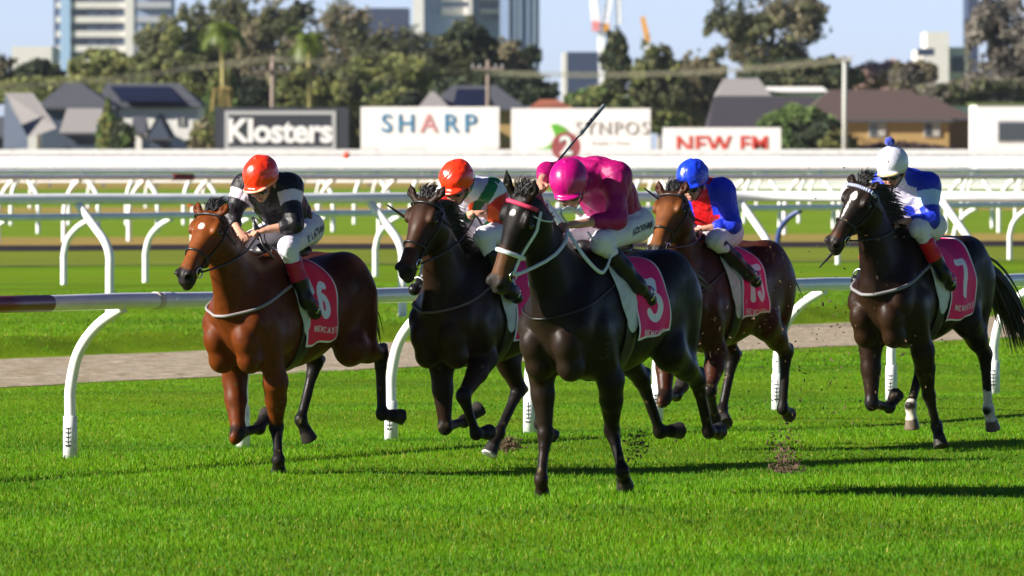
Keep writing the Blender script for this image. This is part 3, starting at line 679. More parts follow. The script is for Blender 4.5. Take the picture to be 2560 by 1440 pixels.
TR = [
 ('gum_tree', 'dull green tree between the olive gum tree and the brown green one', 1640, 1790, 150, 735, G1 + G3, 53, 330, 4600, 'dome'),
 ('gum_tree', 'olive understorey trees between the two palms', 560, 800, 120, 775, G4 + G1, 51, 280, 4600, 'dome'),
 ('gum_tree', 'dull green trees left of the first palm above the solar panels', 330, 560, 120, 772, G2 + G1, 52, 260, 4600, 'dome'),
 ('gum_tree', 'thin wispy tree at the far left edge above the grey roofs', -60, 42, 104, 760, G4, 11, 260, 1200, 'round'),
 ('shrub', 'low dark green tree mass in front of the white warehouse', 36, 158, 148, 740, G3, 12, 215, 1800, 'dome'),
 ('shrub', 'long olive hedge running behind the grey roofed houses', -20, 340, 186, 735, G2, 13, 250, 3000, 'dome'),
 ('gum_tree', 'olive tree covering the foot of the banded apartment tower', 176, 350, 112, 780, G2, 14, 225, 3000, 'dome'),
 ('gum_tree', 'tall mixed green tree between the left tower and the first palm', 335, 500, 18, 800, G1 + G2, 15, 240, 4600, 'round'),
 ('gum_tree', 'large dark gum tree behind the first palm', 470, 660, -60, 830, G1 + G4, 16, 250, 5200, 'round'),
 ('gum_tree', 'tall brownish gum tree above the wooden power pole', 600, 800, -50, 820, G4 + G1, 17, 240, 5200, 'round'),
 ('gum_tree', 'gum tree with sky gaps right of the second palm', 780, 935, -30, 850, G1 + G4, 18, 230, 2600, 'round'),
 ('gum_tree', 'lower gum tree in front of the dark office block', 885, 1075, 42, 840, G4 + G1, 19, 240, 2400, 'round'),
 ('gum_tree', 'dark spreading tree at the foot of the central tower', 1068, 1240, 52, 780, G3 + G1, 20, 220, 5000, 'dome'),
 ('gum_tree', 'dark tree sloping down to the foot of the blue slab tower', 1180, 1350, 92, 785, G3 + G4, 21, 230, 4200, 'dome'),
 ('gum_tree', 'broad olive tree behind the blue lettered billboard', 820, 1100, 118, 770, G2 + G1, 22, 268, 5200, 'dome'),
 ('shrub', 'dark low trees behind the house with the tiled roof', 1080, 1390, 172, 745, G3, 23, 262, 3600, 'dome'),
 ('gum_tree', 'tall narrow bush touching the left end of the slate billboard', 494, 610, 186, 700, G7 + G2, 24, 390, 4200, 'column'),
 ('gum_tree', 'sunlit yellow green tree right behind the slate billboard', 690, 830, 176, 700, G2, 25, 330, 4200, 'round'),
 ('gum_tree', 'second yellow green tree between the slate and blue lettered billboards', 800, 925, 182, 705, G2 + G1, 26, 385, 4400, 'column'),
 ('shrub', 'green bushes behind the top of the blue lettered billboard', 900, 1060, 208, 702, G2 + G3, 27, 300, 3200, 'dome'),
 ('gum_tree', 'dark green understorey below the wooden power pole', 580, 710, 188, 712, G1 + G3, 28, 320, 3400, 'dome'),
 ('shrub', 'upright bushy shrub between the two pale grey roofs', 243, 292, 258, 594, G7 + G2, 29, 400, 1600, 'column'),
 ('shrub', 'dark bush leaning against the upright shrub', 280, 334, 284, 592, G3 + G7, 30, 400, 1300, 'dome'),
 ('shrub', 'thin bush at the right corner of the white walled house', 470, 540, 288, 596, G2 + G4, 31, 400, 1500, 'dome'),
 ('cypress', 'column shaped conifer under the white crane', 1500, 1576, 62, 760, G3 + G1, 32, 240, 2600, 'column'),
 ('shrub', 'rounded green bush above the leaf mark billboard', 1415, 1575, 214, 700, G7 + G2, 33, 300, 3000, 'dome'),
 ('gum_tree', 'broad olive gum tree left of the tall pine like tree', 1575, 1720, 96, 720, G1 + G2, 34, 330, 5200, 'round'),
 ('gum_tree', 'brown green gum tree filling the gap behind the red lettered billboard', 1660, 1812, 104, 725, G4 + G1, 35, 340, 5200, 'round'),
 ('pine_tree', 'tallest spreading tree on the right with sky showing through', 1768, 2080, -70, 760, G4 + G1, 36, 180, 5600, 'umbrella'),
 ('gum_tree', 'dark lower branches tree beneath the tallest spreading tree', 1850, 2150, 128, 750, G3 + G1, 37, 232, 5000, 'dome'),
 ('shrub', 'dark green rounded bush in front of the brown roofed house', 1886, 2112, 256, 600, G3 + G7, 38, 400, 5200, 'dome'),
 ('shrub', 'small olive bush at the foot of the concrete pole', 2050, 2140, 320, 598, G2 + G3, 39, 400, 1600, 'dome'),
 ('shrub', 'low purplish shrubs along the foot of the tan house wall', 2125, 2380, 350, 604, [(.05, .03, .035), (.07, .05, .045)], 40, 400, 1800, 'dome'),
 ('bare_tree', 'pinkish bare tree against the sky behind the brown roof', 2126, 2262, 142, 760, G6, 41, 232, 1500, 'dome'),
 ('gum_tree', 'brownish tree left of the stepped white building', 2225, 2340, 132, 745, G4 + G5, 42, 232, 1800, 'dome'),
 ('shrub', 'grey green shrubs behind the white flat roofed building', 2300, 2600, 186, 735, G5 + G1, 43, 262, 4200, 'dome'),
 ('gum_tree', 'big grey leaved gum tree cut by the right edge', 2420, 2640, -40, 742, G5, 44, 240, 4200, 'round'),
]
for nm, lb, p0, p1, tp, d_, cl, sd__, bs, n_l, shp in TR:
    tree(nm, lb, p0, p1, tp, d_, cl, sd__, base=bs, n=int(n_l * 3.6), size=.23 if d_ > 650 else .20, shape=shp, bark=M_BARKP if nm in ('gum_tree', 'bare_tree') else M_BARK, cat='bush' if nm == 'shrub' else 'tree', clumps=46 if n_l > 3000 else 26)
def palm(label, px, top, d, seed, skirt=True):
    r = np.random.default_rng(seed); c = at(px, top + 60, d); root = empty('palm_tree', (c[0], d, .2), 0, label, 'palm'); Hh = c[2] - .2
    b = MB(); b.tube([(0, 0, 0), (.1, 0, Hh * .5), (0, 0, Hh)], [.28, .2, .22], 10); b.build('trunk', mat('palm_trunk', (.22, .19, .06), .8), root, True)
    for i in range(15):
        a = r.uniform(0, 2 * math.pi); el = r.uniform(.15, 1.25); L = r.uniform(2.2, 3.0); dr = np.array([math.cos(a) * math.cos(el), math.sin(a) * math.cos(el), math.sin(el)])
        P = [np.array([0, 0, Hh])]; v = dr.copy()
        for k in range(8): v = nrm(v + np.array([0, 0, -.16 - .05 * k])); P.append(P[-1] + v * L / 8)
        fb = MB(); fb.tube(P, np.linspace(.05, .01, 9), 4)
        for k in range(1, 9):
            X = nrm(P[k] - P[k-1]); S = nrm(np.cross(X, (0, 0, 1)))
            for s in (-1, 1):
                for q in (0, .5):
                    p = P[k-1] * (1 - q) + P[k] * q; w_ = .75 * math.sin(math.pi * (k + q) / 9.5) + .12; e = p + S * s * w_ + X * .25 - np.array([0, 0, .30 * w_]); fb.face([p, p + X * .17, e])
        fb.build('frond', mat('palm_frond', (.09, .13, .012), .5, trans=.2) if i == 0 else bpy.data.materials['palm_frond'], root)
    if skirt:
        b = MB()
        for i in range(22):
            a = r.uniform(0, 6.28); z = Hh * .62; p = np.array([math.cos(a) * .25, math.sin(a) * .25, z]); b.tube([p, p + (math.cos(a) * .5, math.sin(a) * .3, -.2), p + (math.cos(a) * .8, math.sin(a) * .5, -1.6 - r.uniform(0, .7))], [.06, .10, .03], 4)
        b.build('hanging_skirt', mat('dry_fronds', (.22, .16, .05), .8), root)
palm('palm with a yellow hanging skirt left of the wooden power pole', 556, 18, 690, 3); palm('second palm with pale upright fronds right of the wooden power pole', 772, 46, 692, 5, False)
# ================================================================ horses
def P_hoof(a, b, ra, rb, k=0.012):
    a = np.asarray(a, float); b = np.asarray(b, float); ab = b - a; L = np.linalg.norm(ab); X = ab / L; r = max(ra, rb) * 1.1
    def fn(P):
        q = P - a; t = q @ X; rad = np.sqrt(np.maximum((q * q).sum(-1) - t * t, 0))
        return np.maximum(rad - (ra + (rb - ra) * np.clip(t / L, 0, 1)), np.maximum(t - L, -t))
    return np.minimum(a, b) - r, np.maximum(a, b) + r, fn, k
def ik(a, b, l1, l2, pole):
    a = np.asarray(a, float); b = np.asarray(b, float); d = b - a; L = np.linalg.norm(d); L_ = min(L, (l1 + l2) * .995)
    x = (l1 * l1 - l2 * l2 + L_ * L_) / (2 * L_); h = math.sqrt(max(l1 * l1 - x * x, 0)); u = d / L
    p = np.asarray(pole, float); p = p - u * (p @ u); p /= np.linalg.norm(p)
    return a + u * x * (L / L_) + p * h
BLACK = (0.010, 0.008, 0.007)
def horse_prims(H):
    z = H.get('zoff', 0.0)
    zb = np.array([0, 0, z])
    body = []
    T = [(0, .03, .03, .03), (.02, .10, .05, .13), (.055, .170, .14, .26), (.11, .212, .21, .345), (.19, .232, .29, .41), (.25, .240, .335, .43),
         (.33, .250, .37, .44), (.42, .268, .345, .43), (.52, .285, .315, .41), (.62, .29, .315, .365), (.70, .275, .345, .30), (.78, .265, .375, .22),
         (.86, .255, .375, .16), (.92, .235, .32, .12), (.965, .19, .24, .08), (.99, .11, .15, .03), (1.0, .03, .05, .0)]
    body.append(P_loft((.42, 0, 1.20 + z), (-1.29, 0, 1.20 + z), (0, 0, 1), T, e=2.15, k=.03))
    for s in (-1, 1):
        q = lambda x, y, zz: np.array([x, s * y, zz + z])
        body += [P_cone(q(-.06, .10, 1.50), q(.24, .165, 1.10), .095, .115, (q(0, 1, -z), 1.35), k=.05),           # shoulder blade
                 P_ell(q(-.03, .185, 1.05), (.15, .075, .15), k=.035),                                            # triceps
                 P_ell(q(.29, .118, 1.0), (.108, .094, .130), k=.016),                                            # breast
                 P_ell(q(.24, .115, .86), (.11, .085, .10), k=.035),
                 P_ell(q(-.93, .13, 1.38), (.25, .135, .20), k=.05),                                               # rump
                 P_ell(q(-1.10, .135, 1.20), (.165, .115, .26), k=.05)]
    # neck
    poll = np.asarray(H['poll'], float); muz = poll + (np.asarray(H['muz'], float) - poll) * 1.07
    hx = nrm(muz - poll); U = nrm(np.array([.8, 0, .55]) - hx * (np.array([.8, 0, .55]) @ hx))
    nb = np.array([.06, 0, 1.26 + z]); ne = poll + hx * .06 - U * .085
    NT = [(-.12, .10, .22, .20), (0, .175, .275, .34), (.12, .168, .245, .345), (.3, .138, .205, .29), (.5, .112, .17, .225), (.7, .094, .14, .178), (.88, .084, .122, .150), (1.0, .074, .100, .128), (1.07, .03, .05, .06)]
    body.append(P_loft(nb, ne, (-.45, 0, 1), NT, e=2.1, k=.06))
    Y = np.cross(U, hx)
    # windpipe and jugular edge, gives the neck its corner
    body.append(P_cone(nb + np.array([.27, 0, -.10]), poll + hx * .16 - U * .15, .075, .05, k=.05))
    # head
    HT = [(-.06, .02, .02, .05), (-.02, .062, .05, .10), (.06, .082, .060, .135), (.16, .091, .062, .175), (.26, .092, .060, .198), (.36, .084, .055, .188),
          (.46, .067, .048, .150), (.58, .053, .042, .112), (.70, .047, .036, .092), (.80, .049, .032, .085), (.90, .052, .024, .085), (.96, .046, .010, .082), (1.0, .034, -.008, .066), (1.02, .015, -.02, .05)]
    head = [P_loft(poll, muz, U, [(t_, a_ * 1.24, b_ * 1.2, c_ * 1.24) for t_, a_, b_, c_ in HT], e=2.3, k=.03)]
    hp = lambda t, y, u: poll + hx * (t * np.linalg.norm(muz - poll)) + Y * y + U * u
    R3 = np.stack([hx, Y, U])
    for s in (-1, 1):
        head += [P_ell(hp(.23, s * .097, .036), (.060, .026, .024), R3, k=.02),      # brow
                 P_cone(hp(.30, s * .104, -.042), hp(.60, s * .064, -.024), .018, .010, k=.02),   # facial crest
                 P_ell(hp(.24, s * .076, -.152), (.10, .040, .084), R3, k=.02),     # cheek
                 P_ell(hp(.915, s * .042, .008), (.044, .028, .032), R3, k=.015),    # nostril rim
                 P_ell(hp(.27, s * .107, .006), (.030, .022, .022), R3, k=.008)]     # lids
    head += [P_ell(hp(.955, 0, -.088), (.042, .042, .024), R3, k=.012),              # lower lip and chin
             P_ell(hp(.875, 0, -.108), (.032, .030, .020), R3, k=.012)]
    ears = []
    for s in (-1, 1):
        eb = hp(H.get('ear_t', .03), s * .076, .050)
        back = H.get('ears', .3)
        up = nrm(U * (.55 - back * .4) - hx * 1.0 + Y * s * (.38 + .3 * back))
        el_ = H.get('ear_len', .13); tip = eb + up * el_; mid = eb + up * el_ * .5 + Y * s * .014
        ears.append((eb, mid, tip, nrm(U + Y * s * .35)))
    legs = {}
    for nm, pts in H['legs'].items():
        s = 1 if nm[0] == 'L' else -1; p = [np.asarray(v, float) for v in pts]; g = []
        yv = (0, 1, 0)
        if nm[1] == 'F':
            el, kn, fe, ho = p
            sh = np.array([el[0] * .5 + .12, s * .165, 1.10 + z])
            g.append(P_cone(sh, el + (0, 0, .02), .115, .088, (yv, 1.25), k=.04))
            ua = nrm(kn - el); m = el + (kn - el) * .38
            g.append(P_cone(el, m, .098, .074, (yv, 1.12), k=.03)); g.append(P_cone(m, kn - ua * .03, .074, .045, k=.03))
            ca = nrm(fe - kn)
            g.append(P_ell(kn, (.052, .049, .060), np.stack([np.cross(yv, -ca * .5 - ua * .5), yv, nrm(ua + ca + 1e-3)]) if abs(ua @ ca) > .3 else None, k=.025))
            g.append(P_cone(kn, kn + ca * .07, .047, .036, k=.02))
            g.append(P_cone(kn + ca * .06, fe - ca * .04, .0345, .0315, k=.02))
        else:
            ho_, = (0,); hk, fe, ho = p
            hip = np.array([-1.0, s * .12, 1.27 + z])
            st = ik(hip, hk, .36, .46, (1, 0, -.15)); st[1] = s * .185
            g.append(P_cone(hip, st, .19, .125, (yv, 1.5), k=.05))
            g.append(P_cone(hip + (-.09, s * .03, -.02), st * .35 + hk * .65, .14, .062, (yv, 1.25), k=.06))
            g.append(P_cone(st, st * .45 + hk * .55, .125, .080, (yv, 1.15), k=.05))
            g.append(P_cone(st * .5 + hk * .5, hk, .082, .050, k=.03))
            ca = nrm(fe - hk); ga = nrm(hk - st)
            bk = nrm(ga - ca)                                            # point of hock, behind the joint
            g.append(P_ell(hk, (.058, .050, .066), None, k=.025))
            g.append(P_cone(hk + bk * .025, hk + bk * .072 - ga * .005, .034, .026, k=.025))
            g.append(P_cone(hk * .62 + st * .38 + bk * .02, hk + bk * .07, .028, .020, k=.03))   # achilles
            g.append(P_cone(hk, hk + ca * .09, .050, .039, k=.02))
            g.append(P_cone(hk + ca * .07, fe - ca * .04, .037, .033, k=.02))
        back = nrm(np.cross(yv, fe - (kn if nm[1] == 'F' else hk))) * -1
        g.append(P_ell(fe, (.046, .043, .049), k=.025))
        g.append(P_cone(fe, fe + nrm(ho - fe) * .02 + back * .015, .03, .024, k=.02))
        L = np.linalg.norm(ho - fe); d = (ho - fe) / L
        co = fe + d * L * .55
        g.append(P_cone(fe, co, .038, .039, k=.02))
        g.append(P_hoof(co - d * .012, co + d * .085, .041, .060, k=.014))
        legs[nm] = (g, p, fe, co, d)
    return body, head, ears, legs, hp, R3, U, poll, muz, nb, ne

M_COAT = mat('horse_coat', (1, 1, 1), rough=.42, spec=.12, attr='col', var=.30, vscale=9, bump=0)
def coat_detail(m):
    nt = m.node_tree; N = nt.nodes; L = nt.links; b = N['Principled BSDF']; tc = N.new('ShaderNodeTexCoord')
    n1 = N.new('ShaderNodeTexNoise'); n1.noise_type = 'RIDGED_MULTIFRACTAL'; n1.inputs['Scale'].default_value = 5.5; n1.inputs['Detail'].default_value = 3; L.new(tc.outputs['Object'], n1.inputs['Vector'])
    mp = N.new('ShaderNodeMapping'); mp.inputs['Scale'].default_value = (40, 160, 60); L.new(tc.outputs['Object'], mp.inputs['Vector'])
    n2 = N.new('ShaderNodeTexNoise'); n2.inputs['Scale'].default_value = 1.6; n2.inputs['Detail'].default_value = 5; L.new(mp.outputs[0], n2.inputs['Vector'])
    b1 = N.new('ShaderNodeBump'); b1.inputs['Strength'].default_value = .32; b1.inputs['Distance'].default_value = .016; L.new(n1.outputs['Fac'], b1.inputs['Height'])
    b2 = N.new('ShaderNodeBump'); b2.inputs['Strength'].default_value = .35; b2.inputs['Distance'].default_value = .004; L.new(n2.outputs['Fac'], b2.inputs['Height']); L.new(b1.outputs[0], b2.inputs['Normal'])
    L.new(b2.outputs[0], b.inputs['Normal'])
    n3 = N.new('ShaderNodeTexNoise'); n3.inputs['Scale'].default_value = 7; n3.inputs['Detail'].default_value = 6; L.new(tc.outputs['Object'], n3.inputs['Vector'])
    mr = N.new('ShaderNodeMapRange'); mr.inputs['From Min'].default_value = .35; mr.inputs['From Max'].default_value = .65; mr.inputs['To Min'].default_value = .30; mr.inputs['To Max'].default_value = .55
    L.new(n3.outputs['Fac'], mr.inputs['Value']); L.new(mr.outputs[0], b.inputs['Roughness'])
coat_detail(M_COAT)
M_HAIR = mat('mane_hair', (.008, .007, .007), rough=.45, spec=.5, var=.3, vscale=20)
M_EYE = mat('eye', (.006, .004, .003), rough=.05, spec=.8)
M_LEATHER = mat('black_leather', (.012, .011, .012), rough=.4, spec=.5, var=.2, vscale=30)
M_WHITE_STRAP = mat('white_strap', (.62, .68, .70), rough=.5, var=.15, vscale=30, bump=.3, bscale=90)
M_STEEL = mat('bit_steel', (.6, .62, .65), rough=.25, metal=1.0)
M_CLOTH = mat('saddle_cloth', (1, 1, 1), rough=.7, attr='col', bump=.25, bscale=45)
M_PADWHITE = mat('white_pad', (.62, .63, .66), rough=.8, col2=(.48, .48, .50), vscale=12, bump=.3, bscale=60)

def stroke_dist(q, strokes):
    d = np.full(len(q), 9.0)
    for st in strokes:
        for a, b in zip(st[:-1], st[1:]):
            a = np.asarray(a, float); b = np.asarray(b, float); ab = b - a
            t = np.clip(((q - a) @ ab) / max(ab @ ab, 1e-9), 0, 1); d = np.minimum(d, np.linalg.norm(q - (a + t[:, None] * ab), axis=1))
    return d
def arc(cx, cy, rx, ry, a0, a1, n=14):
    return [(cx + rx * math.cos(R(a0 + (a1 - a0) * i / n)), cy + ry * math.sin(R(a0 + (a1 - a0) * i / n))) for i in range(n + 1)]
DIG = {'1': [[(.25, .78), (.5, 1), (.5, 0)]],
       '3': [[(.05, .95), (.85, 1), (.42, .60)] + arc(.42, .31, .40, .30, 80, -150)],
       '6': [arc(.62, .42, .52, .56, 75, 180, 10) + arc(.48, .30, .38, .29, 180, -180, 20)],
       '7': [[(.05, 1), (.85, 1), (.35, 0)]],
       '5': [[(.85, 1), (.2, 1), (.12, .56)] + arc(.42, .31, .38, .30, 125, -150)]}
GL = {'N': [[(0, 0), (0, 1), (.7, 0), (.7, 1)]], 'E': [[(.7, 0), (0, 0), (0, 1), (.7, 1)], [(0, .5), (.5, .5)]],
      'W': [[(0, 1), (.2, 0), (.4, .7), (.6, 0), (.8, 1)]], 'C': [arc(.4, .5, .4, .5, 50, 310)],
      'A': [[(0, 0), (.38, 1), (.76, 0)], [(.16, .36), (.6, .36)]], 'S': [arc(.35, .75, .3, .25, 30, 260, 8) + arc(.35, .25, .3, .25, 80, -150, 8)],
      'T': [[(.4, 0), (.4, 1)], [(0, 1), (.8, 1)]], 'L': [[(0, 1), (0, 0), (.6, 0)]], 'K': [[(0, 0), (0, 1)], [(.7, 1), (0, .45), (.7, 0)]],
      'H': [[(0, 0), (0, 1)], [(.7, 0), (.7, 1)], [(0, .5), (.7, .5)]], 'M': [[(0, 0), (0, 1), (.4, .4), (.8, 1), (.8, 0)]], ' ': []}
def word_strokes(wd, x, y, h, adv=.95):
    out = []
    for i, c in enumerate(wd):
        for st in GL[c]: out.append([(x + (i * adv + px * .8) * h, y + py * h) for px, py in st])
    return out

def build_horse(H):
    root = empty('racehorse', (H['O'][0], H['O'][1], 0), R(H['rz']), H['label'], 'horse', 'racehorses galloping on the turf')
    body, head, ears, legs, hp, R3, U, poll, muz, nb, ne = horse_prims(H)
    z0 = H.get('zoff', 0)
    allp = np.array([v for l in H['legs'].values() for v in l] + [poll, muz, poll + (0, 0, .22)])
    lo = np.minimum(allp.min(0) - .14, (-1.42, -.36, -.02)); hi = np.maximum(allp.max(0) + .12, (.5, .36, 1.72))
    lo[2] = -.05
    F = Field(lo, hi, .0105)
    for p in body: F.add(p)
    HG = F.add_group(head)
    for eb, mid, tip, face in ears:
        F.add(P_cone(eb, mid, .026, .034, (face, 1.5), k=.02), HG); F.add(P_cone(mid, tip, .033, .008, (face, 1.5), k=.015), HG)
    F.D = smin(F.D, HG, .035)
    base = F.D.copy(); res = base.copy()
    for nm, (g, p, fe, co, d) in legs.items():
        G = F.add_group(g); kj = .05 if nm[1] == 'F' else .06
        res = np.minimum(res, smin(base, G, kj))
    torso = Field.__new__(Field); torso.__dict__.update(F.__dict__); torso.D = base
    F.D = res
    Pg = np.stack(np.meshgrid(*F.ax, indexing='ij'), -1); near = (np.abs(F.D) < .04) & (HG > .03); Qn = Pg[near]
    nn = vnoise(Qn * np.array([1, 1.4, .7]), 9, H['seed'] + 20, 2); rg = 1 - 2 * np.abs(nn) ** .6
    F.D[near] += (.0018 * rg * sstep(.35, .6, Qn[:, 2])).astype(np.float32)
    for s in (-1, 1):                                                      # nostrils, ear hollows
        F.sub(P_ell(hp(.965, s * .050, .000), (.032, .020, .024), R3, k=.010))
    for eb, mid, tip, face in ears:
        F.sub(P_cone(mid + face * .022 - (mid - eb) * .3, tip * .75 + mid * .25 + face * .014, .014, .006, k=.008))
    F.sub(P_cone(hp(1.02, -.04, -.050), hp(1.02, .04, -.050), .006, .006, k=.01))
    V, Q = F.mesh(1)
    # ---- coat colours, with some light and shade mixed in
    c = np.tile(np.array(H['coat'], float), (len(V), 1))
    def paint(col, wgt): c[:] = c * (1 - wgt[:, None]) + np.asarray(col, float) * wgt[:, None]
    nz = vnoise(V, 9, 3)
    if 'dark' in H:                                                         # darker top line and quarters: part coat, part painted flank shade
        paint(H['dark'], np.clip(sstep(1.15, 1.5, V[:, 2] - z0) * .6 + .55 * sstep(.05, -.35, V[:, 0]) + .25 * nz, 0, 1) * sstep(.3, .0, V[:, 0]))
    if 'lit_chest' in H:  # warm brown on the lower chest, painted in as the sunlit coat
        paint(H['lit_chest'], sstep(-.4, -.9, V[:, 0]) * .0 + sstep(.05, .25, V[:, 0]) * sstep(1.35, 1.0, V[:, 2] - z0) * .8)
    for nm, (g, p, fe, co, d) in legs.items():
        j = 1 if nm[1] == 'F' else 0
        dd, t = seg_dist(V, p[j], fe); d2, t2 = seg_dist(V, fe, co + d * .1)
        up_ = p[j] + (p[j] - fe) * 0
        dk = np.minimum(dd, d2); wgt = sstep(.085, .055, dk)
        if nm[1] == 'H': wgt = sstep(.10, .06, dk)
        if H.get('points', True): paint(BLACK, wgt)
        if nm in H.get('socks', {}):
            hgt = H['socks'][nm]; m0 = fe + nrm(p[j] - fe) * hgt; d3, _ = seg_dist(V, m0, co)
            paint((.62, .56, .46), sstep(.062, .048, np.minimum(d3, 9)) * (((V - m0) @ nrm(fe - m0)) > -.01 + .02 * nz))
        d4, t4 = seg_dist(V, co, co + d * .085)
        hw = ((V - co) @ d > .004) * (d4 < .075)
        paint((.16, .12, .085) if nm in H.get('socks', {}) else (.030, .026, .024), hw * 1.0)
        if (nm in H.get('shoe', ())): paint((.5, .5, .5), ((V - co) @ d > .072) * (d4 < .08) * 1.0)
    rel = V - poll; Lh = np.linalg.norm(muz - poll); t = (rel @ R3[0]) / Lh; y = rel @ R3[1]; u = rel @ R3[2]
    inh = (t > -.1) & (t < 1.15) & (np.abs(y) < .16) & (u > -.3) & (u < .14)
    if 'nose' in H: paint(H['nose'], inh * sstep(.52, .68, t + .04 * nz) * sstep(-.06, .0, u + .02 * nz) * .9)
    if 'face' in H: paint(H['face'], inh * sstep(.10, .3, t) * sstep(.86, .7, t) * sstep(-.06, .02, u) * .9)
    paint((.022, .018, .017), inh * sstep(.83, .90, t + .03 * nz))
    paint((.004, .003, .003), inh * (((np.abs(np.abs(y) - .052) / .023) ** 2 + ((t - .968) / .055) ** 2 + ((u - .002) / .028) ** 2 < 1)))
    for (ty, yy, rt, ry) in H.get('star', []):
        e = ((t - ty) / rt) ** 2 + ((y - yy) / ry) ** 2 + .25 * vnoise(V, 60, 5)
        paint((.75, .72, .68), inh * (u > 0) * sstep(1.2, .8, e))
    for (tx, rx, st) in H.get('brand', []):
        dd = stroke_dist(np.stack([-(V[:, 0] - tx), V[:, 2] - rx], 1), st)
        paint((.035, .030, .028), (dd < .0065) * (V[:, 1] > .05) * .8)
    if True:
        r_ = np.random.default_rng(5); cl = r_.choice(len(V), 420 if H.get('mud') else 170)
        m = ((V[cl, 0] < -.2) | (V[cl, 2] < .9)) if H.get('mud') else (V[cl, 2] < .75)
        for i in cl[m]:
            dd = np.linalg.norm((V - V[i]) * r_.uniform(.5, 1.4, 3), axis=1); paint((.10, .075, .03), sstep(.016, .006, dd) * .8)
    me = np_mesh('racehorse_body', V, Q, True, c); link('body', me, M_COAT, root)
    # ---- eyes
    for s in (-1, 1):
        P, Q2 = sphere(hp(.27, s * .115, .002), .022, 12, 8); link('eye', np_mesh('eye', P, Q2, True), M_EYE, root)
    # ---- mane and forelock, tail
    strands = MB(); r = random.Random(H['seed'])
    crest0 = np.array([.02, 0, 1.55 + z0]); Zn = frame(nb, ne, (-.45, 0, 1))[2]; Xn = nrm(ne - nb)
    Lm = np.linalg.norm(ne - nb)
    for i in range(H.get('mane_n', 620)):
        tt = r.uniform(.12, 1.05); hu = np.interp(tt, [.12, .3, .5, .7, .9, 1.05], [.235, .20, .168, .14, .118, .095])
        p = nb + Xn * Lm * tt + Zn * (hu - .008) + np.array([0, r.uniform(-.028, .028), 0])
        sd_ = H.get('mane_side', -1); L = r.uniform(.07, .15) * H.get('mane_len', 1)
        fly = H.get('mane_fly', .5)
        d = Zn * (.75 * fly + .25) + np.array([-.8 * fly, sd_ * (.6 - .3 * fly) + r.uniform(-.2, .2), -.1]) + np.array([r.uniform(-.2, .2) for _ in range(3)])
        d = nrm(d); L *= 1.0; e1 = p + d * L * .5; e2 = e1 + nrm(d + np.array([-.7 * fly, sd_ * .25, -.8 + .5 * fly])) * L * .6
        e3 = e2 + nrm(e2 - e1 + np.array([r.gauss(0, .02), r.gauss(0, .02), -.03])) * L * .35
        strands.tube([p - Zn * .01, p + d * L * .2, e1, e2, e3], [.006, .0055, .0048, .003, .0008], 3)
    strands.build('mane', M_HAIR, root, True)
    fl = MB()
    for i in range(190):
        p = hp(r.uniform(-.06, .05), r.uniform(-.04, .04), .05 + r.uniform(0, .015))
        d = nrm(U * r.uniform(.2, .7) + hp(0, r.uniform(-.8, .8), 0) - poll + (-R3[0]) * r.uniform(.0, 1.0) + np.array([-.6, 0, .1]))
        e1 = p + d * r.uniform(.03, .07); e2 = e1 + nrm(d + np.array([-1.1, r.uniform(-.4, .4), -.3])) * r.uniform(.03, .07)
        fl.tube([p, p * .5 + e1 * .5 + U * .006, e1, e2], [.0048, .0045, .0035, .0008], 3)
    fl.build('forelock', M_HAIR, root, True)
    tl = MB(); dock = np.array([-1.235, 0, 1.40 + z0]); TD = H['tail']      # (direction back, side, drop, length)
    for i in range(H.get('tail_n', 170)):
        a = r.uniform(-.028, .028); L = TD[3] * r.uniform(.55, 1.0)
        pts = [dock + (0.04, a, r.uniform(-.03, .03))]; v = np.array([TD[0], TD[1], .12]) + np.array([r.gauss(0, .07), r.gauss(0, .07), r.gauss(0, .07)])
        n = 9; ph = r.uniform(0, 6.28)
        for j in range(n):
            v = v + np.array([TD[4] if len(TD) > 4 else 0, 0, -TD[2]]) / n + np.array([r.gauss(0, .035), r.gauss(0, .045), r.gauss(0, .035)]) * (j / n)
            v = v * (1.0 if j else 1.0); pts.append(pts[-1] + nrm(v) * L / n)
        tl.tube(pts, [.012] * 3 + [.011, .010, .008, .006, .004, .003, .001], 4)
    tl.build('tail', M_HAIR, root, True)
    # ---- tack
    Fh = Field.__new__(Field); Fh.__dict__.update(F.__dict__); Fh.D = smin(HG, HG, 0)
    strap = H.get('strap', M_LEATHER)
    br = MB()
    def hring(t, a0, a1, off=.008, cu=-.05, shift=lambda a: 0, n=28):
        ans = np.linspace(R(a0), R(a1), n); c0 = np.array([hp(t + shift(a), 0, cu) for a in ans])
        dirs = np.array([R3[1] * math.sin(a) + U * math.cos(a) for a in ans])
        return Fh.surf(c0, dirs, off)
    nbw = .0155 if H.get('white') else .0085
    nose = hring(.60, -180, 180, .006, -.035); br.tube(nose, nbw, 6)
    for s in (-1, 1):
        ck = []
        for t in np.linspace(.10, .80, 12):
            ck.append(Fh.surf(hp(t, 0, -.04 - .02 * math.sin(t * 3)), Y_(R3) * s, .007))
        br.tube(ck, nbw * .7, 6)
        thr = [Fh.surf(hp(.10 + .08 * math.sin(a), 0, -.06), R3[1] * s * math.sin(a) + U * math.cos(a), .008) for a in np.linspace(R(60), R(180), 10)]
        br.tube(thr, .0055, 5)
    br.build('bridle', strap, root, True)
    bb = MB(); bb.tube(hring(.10, -80, 80, .009, -.03), .015 if H.get('brow') else .008, 6)
